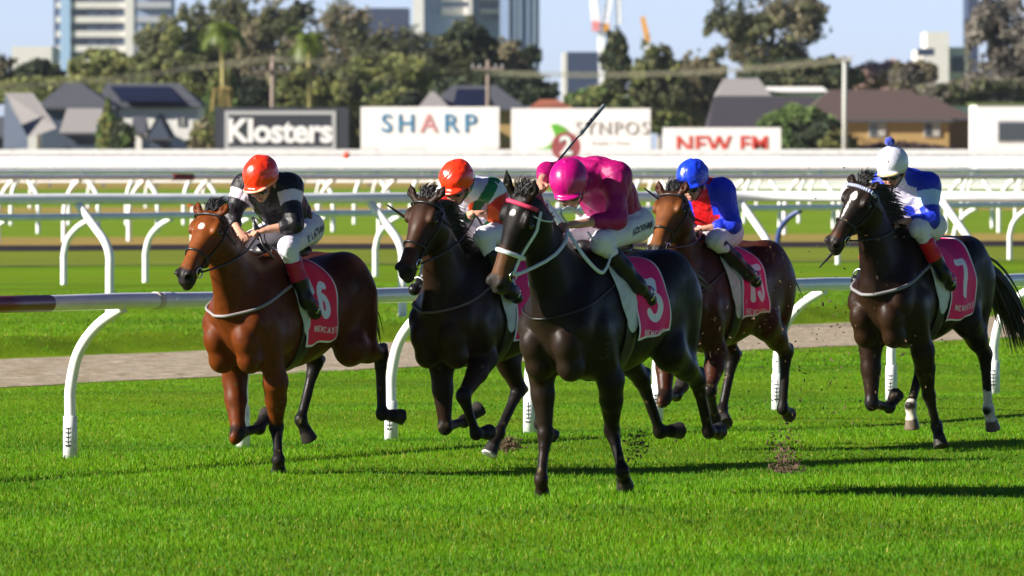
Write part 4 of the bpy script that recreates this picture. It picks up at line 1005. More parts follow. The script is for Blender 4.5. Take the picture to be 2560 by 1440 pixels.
    if H.get('brow_check'):
        bb.f, bb.v, bb.mi = [], [], []; pp = hring(.10, -80, 80, .010, -.03, n=40)
        for i in range(0, 39): bb.tube([pp[i], pp[i+1]], .014, 6, mi=i % 2)
        bb.build('browband', [H['brow'], mat('navy_check', (.01, .03, .25), .5)], root, True)
    else: bb.build('browband', H.get('brow', M_LEATHER), root, True)
    bit = []
    for s in (-1, 1):
        c0 = Fh.surf(hp(.80, 0, -.055), R3[1] * s, .010); bit.append(c0)
        b = MB(); b.tube([c0 + (R3[0] * math.cos(a) + U * math.sin(a)) * .034 for a in np.linspace(0, 2 * math.pi, 17)], .0048, 6)
        b.build('bit_ring', M_STEEL, root, True)
    H['bits'] = bit
    # breastplate strap round the base of the neck
    an_ = np.linspace(R(-112), R(112), 40)
    bp = torso.surf(np.array([(.12 - .25 * (1 - math.cos(a)) * .5, 0, 1.24 + z0 + .16 * (1 - math.cos(a)) * .5) for a in an_]),
                    np.array([(math.cos(a), math.sin(a), -.26 * math.cos(a)) for a in an_]), .008)
    b = MB(); b.tube(bp, H.get('bp_r', .011), 6); b.build('breastplate', H.get('bp', M_LEATHER), root, True)
    # girth, white pad, number cloth, saddle
    def wrap(x0, x1, f0, f1, off, nx, nf, bulge=lambda u, v: 0, slant=.10):
        us = np.linspace(0, 1, nx); vs = np.linspace(0, 1, nf); P = np.zeros((nx, nf, 3))
        for i, u_ in enumerate(us):
            for_v = f0 + (f1 - f0) * vs
            xs = x0 + (x1 - x0) * u_ - slant * np.abs(np.sin(R(1) * np.abs(for_v))) * 0
            cc = np.stack([np.full(nf, xs) if np.isscalar(xs) else xs, np.zeros(nf), np.full(nf, 1.17 + z0)], 1)
            dr = np.stack([np.zeros(nf), np.sin(np.radians(for_v)), np.cos(np.radians(for_v))], 1)
            P[i] = torso.surf(cc, dr, off)
        return P
    def grid_mesh(name, P, m, colors=None, flip=False, thick=.004):
        nx, nf = P.shape[:2]; idx = np.arange(nx * nf).reshape(nx, nf)
        q = np.stack([idx[:-1, :-1], idx[1:, :-1], idx[1:, 1:], idx[:-1, 1:]], -1).reshape(-1, 4)
        o = link(name, np_mesh(name, P.reshape(-1, 3), q, True, colors), m, root)
        sm_ = o.modifiers.new('thickness', 'SOLIDIFY'); sm_.thickness = thick; sm_.offset = 1 if flip else -1
        return o
    G = wrap(-.20, -.31, -178, 178, .006, 5, 90); grid_mesh('girth', G, M_LEATHER)
    fm = H.get('cloth_max', 138) - 7
    for s in (-1, 1):
        vv = np.ones((26, 1)) * np.linspace(0, 1, 70)[None]; uu = np.linspace(-1, 1, 26)[:, None] * np.ones((1, 70))
        xc = -.20 - .06 * sstep(.2, .9, vv); hw = .105 - .05 * sstep(.62, 1.0, vv) ** 2
        X = xc - uu * hw; ph = R(1) * (2 + (H.get('pad_max', 122) - 2 - 10 * uu ** 2) * vv) * s
        cc = np.stack([X, 0 * X, 0 * X + 1.17 + z0], -1); dr = np.stack([0 * X, np.sin(ph), np.cos(ph)], -1)
        Pd = torso.surf(cc, dr, .011)
        grid_mesh('saddle_pad', Pd, M_PADWHITE, flip=False)
    nx, nf = 110, 200; x0, x1 = H.get('cx', (-.29, -.72))
    for s in (-1, 1):
        us = np.linspace(0, 1, nx)[:, None] * np.ones((1, nf)); vs = np.ones((nx, 1)) * np.linspace(0, 1, nf)[None]
        X = x0 + (x1 - x0) * us - (.02 + .06 * vs) * 0
        ph = R(1) * (2 + (fm - 2 - 10 * us) * vs) * s
        cc = np.stack([X, 0 * X, 0 * X + 1.17 + z0], -1); dr = np.stack([0 * X, np.sin(ph), np.cos(ph)], -1)
        rip = .009 * np.sin(us * 11 + vs * 5 + H['seed']) * vs + .007 * np.sin(us * 5 - vs * 12 + 2 * H['seed'])
        P = torso.surf(cc, dr, 0.0) ; P = P + dr * (.017 + rip + .012 * sstep(.7, 1, vs))[..., None]
        seg_ = np.linalg.norm(np.diff(P, axis=1), axis=2); arc_ = np.concatenate([np.zeros((nx, 1)), np.cumsum(seg_, 1)], 1)
        q = np.stack([(X - x0) * -1, arc_], -1).reshape(-1, 2)             # metres: along the horse (backwards), down the side
        if s < 0: q[:, 0] = abs(x1 - x0) - q[:, 0]
        pink = np.array((.82, .002, .14)) if H['cloth'] == 'pink' else np.array((.82, .003, .05))
        cc_ = np.tile(pink, (nx * nf, 1)); tot = arc_[:, -1][:, None] * np.ones((1, nf)); tot = tot.reshape(-1)
        edge = np.minimum(np.minimum(q[:, 0], abs(x1 - x0) - q[:, 0]), tot - q[:, 1])
        cc_[edge < .014] = (.75, .70, .74)
        W_ = abs(x1 - x0); num = H['number']; hN = .245 * min(1, abs(x1 - x0) / .38); wN = hN * .62 * (.9 if len(H['number']) == 1 else .78)
        totw = wN * len(num) * 1.02; yb = .54; sx = W_ * .54 - totw / 2
        st = []
        for i_, ch in enumerate(num): st += [[(sx + i_ * wN * 1.02 + a * wN, yb - b_ * hN) for a, b_ in ln] for ln in DIG[ch]]
        cc_[stroke_dist(q, st) < .026] = (.78, .74, .78)
        ws = [[(a, .62 - (b_ - .62)) for a, b_ in ln] for ln in word_strokes('NEWCASTLE', W_ * .20, .62, .034, 1.05)]
        ws = [[(a, b_ + .034) for a, b_ in ln] for ln in ws]
        cc_[stroke_dist(q, ws) < .0042] = (.72, .55, .55)
        grid_mesh('number_cloth', P, M_CLOTH, cc_, thick=.003)
    sdl = Field((-.62, -.24, 1.40 + z0), (0, .24, 1.75 + z0), .012)
    sdl.add(P_ell((-.20, 0, 1.585 + z0), (.16, .13, .035), k=.02)); sdl.add(P_ell((-.42, 0, 1.575 + z0), (.15, .15, .035), k=.03))
    sdl.add(P_ell((-.10, 0, 1.61 + z0), (.05, .07, .04), k=.03)); sdl.add(P_ell((-.54, 0, 1.60 + z0), (.05, .12, .035), k=.03))
    for s in (-1, 1): sdl.add(P_ell((-.22, s * .15, 1.50 + z0), (.13, .05, .11), k=.03))
    V2, Q2 = sdl.mesh(1); link('saddle', np_mesh('saddle', V2, Q2), M_LEATHER, root)
    return root, F, hp
def Y_(R3): return R3[1]
HORSES = [
 dict(seed=1, O=(-1.754, 58.287), rz=-121, zoff=-.07, label='bright bay racehorse with a white star, nearest the running rail under the black jacketed jockey', number='6', cloth='red', cx=(-.24, -.58), cloth_max=140,
  poll=(.60, .06, 1.775), muz=(.944, .03, 1.365), coat=(.105, .024, .004), dark=(.034, .008, .004), nose=(.15, .045, .012), face=(.17, .045, .009), star=[(.27, 0, .045, .022)], bp=mat('pale_breast_strap', (.25,.22,.22), .6), ears=.6, ear_len=.10, ear_t=.07,
  legs=dict(RF=[(-0.005, -0.17, 0.645), (0.099, -0.08, 0.277), (-0.197, -0.095, 0.307), (-0.322, -0.11, 0.4)], LF=[(0.008, 0.17, 0.623), (-0.174, 0.06, 0.316), (-0.035, 0.165, 0.097), (-0.134, 0.105, 0.011)],
            RH=[(-1.003, -0.15, 0.742), (-0.863, -0.18, 0.343), (-0.927, -0.155, 0.217)], LH=[(-1.377, 0.15, 0.794), (-1.398, 0.15, 0.376), (-1.547, 0.215, 0.353)]),
  mane_len=.7, mane_fly=.3, tail=(-.20, .0, 1.6, .60), tail_n=130),
 dict(seed=2, O=(-.363, 59.589), rz=-121, zoff=-.07, label='dark bay racehorse with a plain face, half hidden behind the leading black horse', number='1', cloth='pink',
  poll=(.546, .08, 1.865), muz=(.837, .055, 1.386), coat=(.018, .008, .004), dark=(.009, .005, .004), lit_chest=(.032, .014, .006), nose=(.09, .034, .012), face=(.045, .018, .009), ears=.8, ear_len=.125, ear_t=.04,
  legs=dict(RF=[(-0.026, -0.17, 0.703), (-0.03, -0.14, 0.275), (-0.316, -0.16, 0.308), (-0.435, -0.11, 0.391)], LF=[(-0.059, 0.17, 0.762), (0.261, 0.185, 0.505), (0.106, 0.195, 0.239), (-0.06, 0.20, 0.245)],
            RH=[(-1.048, -0.15, 0.516), (-0.782, -0.155, 0.211), (-0.7, -0.185, 0.066)], LH=[(-0.812, 0.15, 0.647), (-0.915, 0.105, 0.277), (-1.03, 0.135, 0.189)]),
  shoe=('RH',), bp=mat('brown_breast_strap', (.12,.08,.07), .5), bp_r=.009, mane_fly=.7, mane_side=1, mane_len=1.0, tail=(-.6, .0, .8, .7), tail_n=100),
 dict(seed=3, O=(.395, 53.736), rz=-121, zoff=0, label='leading near black racehorse in a white bridle with a pink browband', number='3', cloth='pink', cx=(-.29, -.68), cloth_max=126,
  poll=(.644, .03, 1.926), muz=(.758, -.125, 1.378), coat=(.0065, .0045, .0036), lit_chest=(.020, .0115, .0065), nose=(.10, .045, .018), star=[(.20, .0, .035, .020)], ears=-.1, ear_len=.15, ear_t=.02, points=False,
  legs=dict(RF=[(0.128, -0.17, 0.82), (0.124, -0.14, 0.42), (0.195, -0.13, 0.14), (0.119, -0.165, 0.02)], LF=[(-0.159, 0.17, 0.76), (-0.362, 0.06, 0.437), (-0.321, 0.16, 0.185), (-0.425, 0.12, 0.084)],
            RH=[(-1.102, -0.15, 0.737), (-1.316, -0.14, 0.399), (-1.47, -0.08, 0.404)], LH=[(-1.291, 0.15, 0.736), (-1.494, 0.12, 0.399), (-1.642, 0.11, 0.397)]),
  strap=M_WHITE_STRAP, white=True, brow=mat('pink_browband', (.62, .03, .10), .5, bump=.5, bscale=120), bp=M_LEATHER, bp_r=.006, mane_fly=.35, tail=(-.8, -.1, .5, .6), tail_n=60, pad_max=112,
  brand=[(.02, 1.00, [[(a * .06 - .03, b * .10 + .06) for a, b in DIG['7'][0]], [(a * .06 - .03, b * .1 - .1) for a, b in DIG['3'][0]]])]),
 dict(seed=4, O=(1.325, 63.115), rz=-120, zoff=-.04, label='mud splashed bay racehorse under the blue and red jockey, behind the leader', number='15', cloth='pink', cx=(-.27, -.64), mud=True, cloth_max=128,
  poll=(.48, .13, 1.885), muz=(.80, .13, 1.475), coat=(.042, .011, .004), dark=(.040, .010, .004), nose=(.17, .060, .014), face=(.15, .05, .014), ears=.2, ear_len=.11, ear_t=.06,
  legs=dict(RF=[(0.077, -0.17, 0.75), (0.24, -0.09, 0.385), (-0.046, -0.15, 0.398), (-0.12, -0.155, 0.449)], LF=[(-0.078, 0.17, 0.706), (0.112, 0.22, 0.439), (-0.088, 0.155, 0.232), (-0.192, 0.125, 0.125)],
            RH=[(-0.927, -0.15, 0.67), (-0.804, -0.175, 0.268), (-0.72, -0.105, 0.178)], LH=[(-1.206, 0.15, 0.698), (-1.183, 0.135, 0.271), (-1.316, 0.115, 0.225)]),
  bp_r=.007, mane_fly=.4, tail=(-.5, -.1, 1.0, .55), tail_n=80),
 dict(seed=5, O=(2.815, 62.744), rz=-119, zoff=0, label='rightmost dark brown racehorse with a white blaze, white hind socks and a streaming tail', number='7', cloth='pink', cx=(-.33, -.76), cloth_max=138,
  poll=(.53, .03, 1.950), muz=(.79, -.115, 1.535), coat=(.012, .006, .004), lit_chest=(.026, .012, .005), dark=(.006, .0045, .004), nose=(.075, .026, .010), face=(.012, .008, .006), star=[(.24, .0, .065, .026), (.42, -.012, .14, .010)], ears=1.1, ear_len=.085, ear_t=.06,
  legs=dict(RF=[(0.059, -0.17, 0.764), (0.109, -0.135, 0.353), (-0.181, -0.135, 0.316), (-0.304, -0.14, 0.402)], LF=[(-0.122, 0.17, 0.729), (-0.365, 0.1, 0.404), (-0.519, 0.09, 0.169), (-0.485, 0.14, 0.034)],
            RH=[(-0.758, -0.15, 0.644), (-0.53, -0.13, 0.316), (-0.54, -0.125, 0.147)], LH=[(-1.209, 0.15, 0.688), (-1.261, 0.155, 0.277), (-1.326, 0.16, 0.135)]),
  socks=dict(RH=.04, LH=.13), brow=mat('white_browband', (.65, .68, .72), .5), brow_check=True, bp=mat('grey_breast_strap', (.20, .19, .20), .6), bp_r=.013, mane_len=1.35, mane_fly=.7, mane_side=1, tail=(-.80, .25, 2.1, 1.05), tail_n=260),
]
import time as _t
HF = []
for H in HORSES:
    if 'ONLY' in globals() and H['seed'] not in ONLY: HF.append(None); continue
    t_ = _t.time(); HF.append(build_horse(H)); print('horse', H['seed'], round(_t.time() - t_, 1))
# ================================================================ jockeys
M_SKIN = mat('skin', (1, 1, 1), rough=.55, spec=.35, attr='col', bump=.08, bscale=80)
M_SATIN = mat('satin_silks', (1, 1, 1), rough=.47, spec=.35, attr='col', bump=.5, bscale=26)
M_BREECH = mat('breeches_fabric', (1, 1, 1), rough=.75, spec=.3, attr='col', bump=.4, bscale=24)
M_BOOT = mat('boot_leather', (1, 1, 1), rough=.36, spec=.3, attr='col', var=.15, vscale=20)
M_CAP = mat('satin_cap', (1, 1, 1), rough=.30, spec=.6, attr='col', coat=.1, bump=.25, bscale=16)
M_GOG = mat('goggle_lens', (.01, .01, .012), rough=.06, spec=.9)
M_WHIP = mat('whip_leather', (.016, .016, .018), rough=.3, spec=.6)
M_STRIPE = mat('cap_band', (.72, .42, .22), rough=.5)
def wrinkle(F, k, amp, seed, sc_=(1, 1, 1)):
    P = np.stack(np.meshgrid(*F.ax, indexing='ij'), -1)
    near = np.abs(F.D) < .05; Q = P[near]
    n1 = vnoise(Q * np.array(sc_), k, seed, 2); n1 = 1 - 2 * np.abs(n1) ** .7
    F.D[near] += (amp * n1).astype(np.float32)
def finger(base, d0, nrm_, lens, curls, r):
    """chain of phalanges bending towards -nrm_; returns capsules"""
    out = []; p = np.asarray(base, float); d = np.asarray(d0, float); ax = np.cross(d, nrm_)
    for i, (L, c) in enumerate(zip(lens, curls)):
        a = R(c); d = d * math.cos(a) - nrm_ * math.sin(a); d = nrm(d); nrm_ = nrm(np.cross(ax, d)) ; q = p + d * L
        out.append(P_cone(p, q, r * (1 - .08 * i), r * (1 - .08 * (i + 1)), k=.004)); p = q
    return out
def hand(wr, ctr, side, out):
    """closed fist: wrist point, centre of the palm, side +1 left hand"""
    X = nrm(ctr - wr)                                   # along the palm
    N = nrm(np.array([.15, side * .35, 1.0]) - X * (np.array([.15, side * .35, 1.0]) @ X))   # back of the hand
    Yv = np.cross(N, X)                                  # across the knuckles
    out.append(P_ell(ctr - X * .012, (.044, .038, .019), np.stack([X, Yv, N]), k=.012))
    out.append(P_cone(wr, ctr - X * .03, .026, .026, (N, 1.3), k=.015))
    for i, (o, L) in enumerate(((-.030, .92), (-.010, 1.0), (.010, .95), (.029, .8))):
        b = ctr + X * .026 + Yv * o + N * .004
        out += finger(b, X, N, [.036 * L, .026 * L, .020 * L], [28 + 4 * i, 82, 62], .0105)
    th = -side
    b = ctr - X * .022 + Yv * (.036 * th) - N * .006
    d = nrm(X * .8 + Yv * .55 * th - N * .35); m = b + d * .034; out.append(P_cone(b, m, .0135, .0115, k=.008))
    d2 = nrm(X * .9 - Yv * .55 * th - N * .35); out.append(P_cone(m, m + d2 * .028, .0112, .009, k=.004))

SKIN = (.50, .25, .17)
def build_jockey(H, J):
    A = lambda k: np.asarray(J[k], float)
    root = empty('person', (H['O'][0], H['O'][1], 0), R(H['rz']), J['label'], 'jockey', 'jockeys riding the racehorses')
    hd = A('head'); shL, shR = A('shL'), A('shR'); sm = (shL + shR) / 2; hL = A('hipL'); hR = hL * (1, -1, 1); hm = (hL + hR) / 2
    fd = nrm(J['face']); up = nrm(np.array(J.get('up', (.25, 0, 1))) - fd * (np.array(J.get('up', (.25, 0, 1))) @ fd)); sd_ = np.cross(up, fd)
    R3 = np.stack([fd, sd_, up]); h = lambda f, s, u: hd + fd * f + sd_ * s + up * u
    # ---------- helmet
    c = Field(hd - .22, hd + .22, .0065)
    hs = J.get('hs', 1.1); c.add(P_ell(h(-.01, 0, .004), (.127 * hs, .108 * hs, .115 * hs), R3, k=.0))
    c.add(P_ell(h(.098, 0, -.047), (.068, .088, .016), R3, k=.02))
    P = np.stack(np.meshgrid(*c.ax, indexing='ij'), -1); u = (P - hd) @ up; f_ = (P - hd) @ fd; s_ = (P - hd) @ sd_
    c.D = np.maximum(c.D, (-(u + .062 + .28 * np.minimum(f_ + .0, 0))).astype(np.float32))
    ang = np.arctan2(s_, f_ + .01); seam = np.exp(-((np.abs(((ang + math.pi / 6) % (math.pi / 3)) - math.pi / 6)) / .035) ** 2)
    c.D += (.0022 * seam * (u > -.03)).astype(np.float32)
    if J.get('cap_soft'): wrinkle(c, 24, .0038, J['seed'])
    c.add(P_ell(h(-.01, 0, .115 * hs + .004), (.014, .014, .008), R3, k=.004))
    V, Q = c.mesh(1); rel = V - hd; uu = rel @ up; ff = rel @ fd; ss = rel @ sd_
    col = np.tile(np.array(J['cap']), (len(V), 1))
    if 'cap_seg' in J:
        an = np.floor(np.arctan2(ss, ff + .01) / (math.pi / 3) + .5).astype(int) % 2; col[an == 1] = J['cap_seg']
    if 'band' in J: col[np.abs(uu + .043 - .0 * ff) < .0055] = J['band']
    if 'brim' in J: col[(ff > .118) & (uu < -.025)] = J['brim']
    link('helmet', np_mesh('helmet', V, Q, True, col), M_CAP, root)
    if J.get('pom'):
        pc = h(-.015, 0, .165); pv, pq = sphere(pc, .036, 24, 16); pv = pv + (pv - pc) * (.13 * vnoise(pv, 120, 3))[:, None]
        link('pompom', np_mesh('pompom', pv, pq, True), mat('pompom_wool', J['pom'], .9, sheen=.5, bump=.8, bscale=200), root)
    # ---------- goggles
    g = Field(hd - .18, hd + .2, .006)
    for s in (-1, 1): g.add(P_ell(h(.086, s * .036, -.078), (.026, .036, .024), R3, k=.012))
    Vg, Qg = g.mesh(1); link('goggles', np_mesh('goggles', Vg, Qg), M_GOG, root)
    st = MB(); st.tube([h(.098 * math.cos(a) - .002, .094 * math.sin(a), -.066 + .035 * (1 - math.cos(a))) for a in np.linspace(R(28), R(332), 30)], .008, 6, flat=.5)
    st.tube([h(.02, s * .088 * 1.0, -.06) for s in (1,)] + [h(.045, .075, -.11), h(.065, .03, -.165), h(.065, -.03, -.165), h(.045, -.075, -.11), h(.02, -.088, -.06)], .005, 5)
    st.build('chin_strap', M_LEATHER, root, True)
    # ---------- body: one continuous skin surface (head, neck, arms, hands, torso, legs)
    pts = np.array([J[k] for k in ('head', 'shL', 'shR', 'elL', 'elR', 'haL', 'haR', 'hipL', 'kneeL', 'kneeR', 'ankL', 'ankR', 'toeL', 'toeR')] + [hR])
    b = Field(pts.min(0) - .20, pts.max(0) + .20, .0075)
    for pr in (P_ell(h(-.005, 0, -.01), (.098, .076, .105), R3, k=.0), P_ell(h(.045, 0, -.105), (.050, .056, .062), R3, k=.03),
               P_ell(h(.074, 0, -.152), (.022, .024, .019), R3, k=.02), P_cone(h(.094, 0, -.075), h(.112, 0, -.106), .010, .014, k=.010),
               P_ell(h(.090, 0, -.133), (.013, .026, .007), R3, k=.006), P_ell(h(.088, 0, -.144), (.013, .021, .007), R3, k=.005),
               P_ell(h(.078, .036, -.104), (.022, .022, .020), R3, k=.02), P_ell(h(.078, -.036, -.104), (.022, .022, .020), R3, k=.02),
               P_ell(h(-.01, .080, -.085), (.020, .008, .030), R3, k=.006), P_ell(h(-.01, -.080, -.085), (.020, .008, .030), R3, k=.006)):
        b.add(pr)
    b.sub(P_ell(h(.104, 0, -.1385), (.010, .020, .0022), R3, k=.002))
    b.add(P_cone(h(-.03, 0, -.08), sm, .050, .050, k=.03))
    b.add(P_cone(sm - (0, 0, .02), hm, .06, .06, k=.04))
    wrs = {}
    for s, n in ((1, 'L'), (-1, 'R')):
        sh, el, ha = A('sh' + n), A('el' + n), A('ha' + n); wr = ha - nrm(ha - el) * .062; wrs[n] = wr
        b.add(P_cone(sh, el, .046, .037, k=.03)); b.add(P_cone(el, wr, .036, .0265, k=.02))
        hl = []; hand(wr, ha, s, hl)
        for pr in hl: b.add(pr)
        hp_ = hL if s > 0 else hR; kn = A('knee' + n); an = A('ank' + n); to = A('toe' + n)
        b.add(P_cone(hp_, kn, .055, .042, k=.03)); b.add(P_cone(kn, an, .040, .030, k=.02)); b.add(P_cone(an, to, .028, .024, k=.02))
    V, Q = b.mesh(1); rel = V - hd; uu = rel @ up; ff = rel @ fd; ss = rel @ sd_
    col = np.tile(np.array(SKIN), (len(V), 1)) * (1 + .08 * vnoise(V, 30, 2))[:, None]
    lips = (np.abs(uu + .138) < .011) & (np.abs(ss) < .027) & (ff > .085); col[lips] = (.40, .13, .11)
    br = (np.abs(uu + .052) < .008) & (np.abs(np.abs(ss) - .035) < .022) & (ff > .06); col[br] = (.08, .05, .03)
    hair = (ff < .035) & (uu < -.01) & (uu > -.10) & (np.linalg.norm(rel, axis=1) < .16) & (np.abs(ss) < .095) & ~((np.abs(ss) > .074) & (np.abs(ff + .01) < .022)); col[hair] = (.05, .028, .015)
    link('body', np_mesh('person_body', V, Q, True, col), M_SKIN, root)
    for s in (-1, 1):
        ev, eq = sphere(h(.080, s * .034, -.075), .012, 10, 7); link('eye', np_mesh('eye', ev, eq), M_EYE, root)
    # ---------- silks
    T = Field(pts.min(0) - .16, pts.max(0) + .2, .0070)
    bk = nrm(np.array([-.6, 0, 1.0])); dv = nrm(sm - hm)
    a0 = hm + dv * .02 + bk * .0; a1 = sm + dv * .05
    T.add(P_loft(a0, a1, bk, [(-.24, .05, .04, .04), (-.17, .148, .10, .085), (.05, .178, .14, .10), (.35, .19, .158, .12), (.6, .20, .152, .13), (.8, .21, .13, .12), (.95, .18, .11, .10), (1.08, .12, .08, .07), (1.14,.05,.03,.03)], e=2.1, k=.03))
    sl = J.get('sleeve', .95)
    for s, n in ((1, 'L'), (-1, 'R')):
        sh, el, ha = A('sh' + n), A('el' + n), A('ha' + n); wr = wrs[n]; cu = el + (wr - el) * sl
        T.add(P_ell(sh, (.078, .07, .078), k=.07)); T.add(P_cone(sh, el, .074, .062, k=.07)); T.add(P_cone(el, el * .35 + cu * .65, .060, .050, k=.03)); T.add(P_cone(el * .35 + cu * .65, cu, .050, .037, k=.02))
    T.add(P_cone(h(-.07, 0, -.10), sm, .072, .10, k=.05))
    wrinkle(T, 18, .0048, J['seed'] + 3, (1.2, .5, .45)); wrinkle(T, 34, .0020, J['seed'] + 4, (.6, .9, 1.0))
    for s, n in ((1, 'L'), (-1, 'R')):                       # open cuffs
        el = A('el' + n); wr = wrs[n]; d = nrm(wr - el); cu = el + (wr - el) * sl
        T.sub(P_hoof(cu - d * .004, cu + d * .10, .09, .09, k=.004))
    # clear the head and the hands of cloth
    T.sub(P_ell(h(.01, 0, -.01), (.122, .102, .118), R3, k=.01)); T.sub(P_ell(h(.06, 0, -.11), (.075, .07, .075), R3, k=.01))
    V, Q = T.mesh(1); col = np.tile(np.array(J['silk']), (len(V), 1))
    J['paint'](V, col, dict(hm=hm, sm=sm, dv=dv, bk=bk, J=J, A=A))
    link('silks', np_mesh('silks', V, Q, True, col), M_SATIN, root)
    # ---------- breeches
    B = Field(np.minimum(hR, A('kneeR')) - .22, np.maximum(hL, A('kneeL')) + .22, .009) if False else Field(pts.min(0) - .16, pts.max(0) + .2, .009)
    B.add(P_ell(hm + (-.02, 0, .0), (.135, .155, .115), k=.02)); B.add(P_cone(hm, hm + dv * .10, .125, .12, ((0, 1, 0), .8), k=.04))
    for s, n in ((1, 'L'), (-1, 'R')):
        hp_ = hL if s > 0 else hR; kn = A('knee' + n); an = A('ank' + n)
        B.add(P_ell(hp_ + (-.05, 0, .0), (.10, .085, .10), k=.05))
        B.add(P_cone(hp_, kn, .105, .067, k=.045)); B.add(P_ell(kn, (.066, .06, .066), k=.03)); B.add(P_cone(kn, kn * .62 + an * .38, .062, .052, k=.02))
    wrinkle(B, 18, .0055, J['seed'] + 9); V, Q = B.mesh(1); col = np.tile(np.array(J.get('breech', (.70, .66, .72))), (len(V), 1))
    # printed name along the thigh
    if J.get('name'):
        kn = A('kneeL'); X = nrm(kn - hL); nm, hh, off = J['name']; L = .75 * hh * len(nm)
        o_ = hL + X * off; Z = nrm(np.array([0, 0, 1.]) - X * X[2]); q = np.stack([-(V - o_) @ X, (V - o_) @ Z], 1)
        dd = stroke_dist(q + (.5 * L, .5 * hh), word_strokes(nm, 0, 0, hh, .9)); col[(dd < .0065) & (V[:, 1] > .05)] = (.08, .07, .10)
    link('breeches', np_mesh('breeches', V, Q, True, col), M_BREECH, root)
    # ---------- boots and stirrups
    for s, n in ((1, 'L'), (-1, 'R')):
        kn = A('knee' + n); an = A('ank' + n); to = A('toe' + n); b = Field(np.minimum(np.minimum(kn, an), to) - .12, np.maximum(np.maximum(kn, an), to) + .12, .0075)
        bt = J.get('boot_top', .32); k0 = kn * (1 - bt) + an * bt; X = nrm(to - an)
        b.add(P_cone(k0, kn * .4 + an * .6, .060, .055, k=.02)); b.add(P_cone(kn * .4 + an * .6, an, .055, .043, k=.03)); b.add(P_ell(an + (0, 0, -.015), (.045, .042, .045), k=.03))
        b.add(P_cone(an - X * .025, to, .043, .036, k=.03)); b.add(P_ell(to, (.045, .038, .034), k=.03))
        V, Q = b.mesh(1); col = np.tile(np.array((.006, .006, .008)), (len(V), 1)); t = ((V - kn) @ (an - kn)) / ((an - kn) @ (an - kn))
        if 'gaiter' in J: col[t < J.get('gt', .58)] = J['gaiter']
        link('boot', np_mesh('boot', V, Q, True, col), M_BOOT, root)
    return root
def build_tack_extras(H, J, hroot, Fh):
    """reins and stirrups belong to the horse"""
    A = lambda k: np.asarray(J[k], float); z0 = H.get('zoff', 0)
    rm = H.get('strap', M_LEATHER) if H.get('white') else M_LEATHER; rr = .0125 if H.get('white') else .008
    for s, n in ((1, 'L'), (-1, 'R')):
        b = MB(); p0 = H['bits'][0 if s < 0 else 1]; p1 = A('haL') if (s > 0 or J.get('onehand')) else A('haR')
        if J.get('onehand') and s < 0: p1 = A('haL') + (0, -.02, 0)
        pts = [p0 * (1 - t) + p1 * t + np.array([0, s * .07 * math.sin(math.pi * t), -.035 * math.sin(math.pi * t)]) for t in np.linspace(0, 1, 9)]
        # keep the rein outside the neck
        out = []
        for p in pts:
            for _ in range(12):
                if Fh.sample(p) < .010: p = p + np.array([0, s * .012, .004])
            out.append(p)
        out[-1] = p1; b.tube(out, rr, 6, flat=.55); b.build('rein', rm, hroot, True)
    for lp in J.get('loops', []):
        b = MB(); P0 = [np.array(p) for p in lp]; P = []
        for i in range(len(P0) - 1):                       # catmull-rom
            a, b_, c, d = P0[max(i-1, 0)], P0[i], P0[i+1], P0[min(i+2, len(P0)-1)]
            for t in np.linspace(0, 1, 7)[:-1]: P.append(.5 * ((2*b_) + (-a+c)*t + (2*a-5*b_+4*c-d)*t*t + (-a+3*b_-3*c+d)*t**3))
        P.append(P0[-1]); b.tube(P, rr * 1.05, 6, flat=.5); b.build('rein', rm, hroot, True)
    for s, n in ((1, 'L'), (-1, 'R')):
        an, to = A('ank' + n), A('toe' + n); X = nrm(to - an); c0 = to - X * .045
        b = MB(); ring = [c0 + np.array([0, s * .055 * math.cos(a), .05 * math.sin(a) + .015]) for a in np.linspace(0, 2 * math.pi, 21)]
        b.tube(ring, .006, 6); b.build('stirrup_iron', M_STEEL, hroot, True)
        b = MB(); b.tube([c0 + (0, 0, .062), (c0 + np.array([-.22, s * .19, 1.50 + z0])) / 2 + (0, s * .03, 0), (-.22, s * .19, 1.50 + z0)], .009, 5, flat=.4); b.build('stirrup_leather', M_LEATHER, hroot, True)
def whip(H, a, b_, label, flap=True, r0=.007):
    a = np.asarray(a, float); b_ = np.asarray(b_, float); d = nrm(b_ - a); L = np.linalg.norm(b_ - a)
    t = empty('whip', (H['O'][0], H['O'][1], 0), R(H['rz']), label, 'riding whip', 'riding whips held by the jockeys')
    m = MB(); m.tube([a - d * .06, a, a + d * .10, a + d * L * .62], [r0 * 1.5, r0 * 1.6, r0 * 1.1, r0 * .62], 8); m.build('shaft', M_WHIP, t, True)
    if flap:
        m = MB(); m.tube([a + d * L * .60, a + d * L * .64, a + d * L * .72, a + d * L * .98, a + d * L], [r0 * .8, r0 * 1.5, r0 * 1.6, r0 * 1.6, r0 * 1.3], 8, flat=.75); m.build('flap', mat('whip_flap', (.30, .31, .30), .3, col2=(.01, .01, .012), vscale=22), t, True)
    return t
W1 = (.72, .68, .72)
def along(V, a, b): ab = b - a; return ((V - a) @ ab) / (ab @ ab)
def pt1(V, c, k):
    A = k['A']
    for n in 'LR':
        sh, el = A('sh' + n), A('el' + n); d, _ = seg_dist(V, sh, el); t = along(V, sh, el); c[(d < .12) & (t > .20) & (t < .46) & (np.abs(V[:, 1]) > .12)] = (.70, .60, .74)
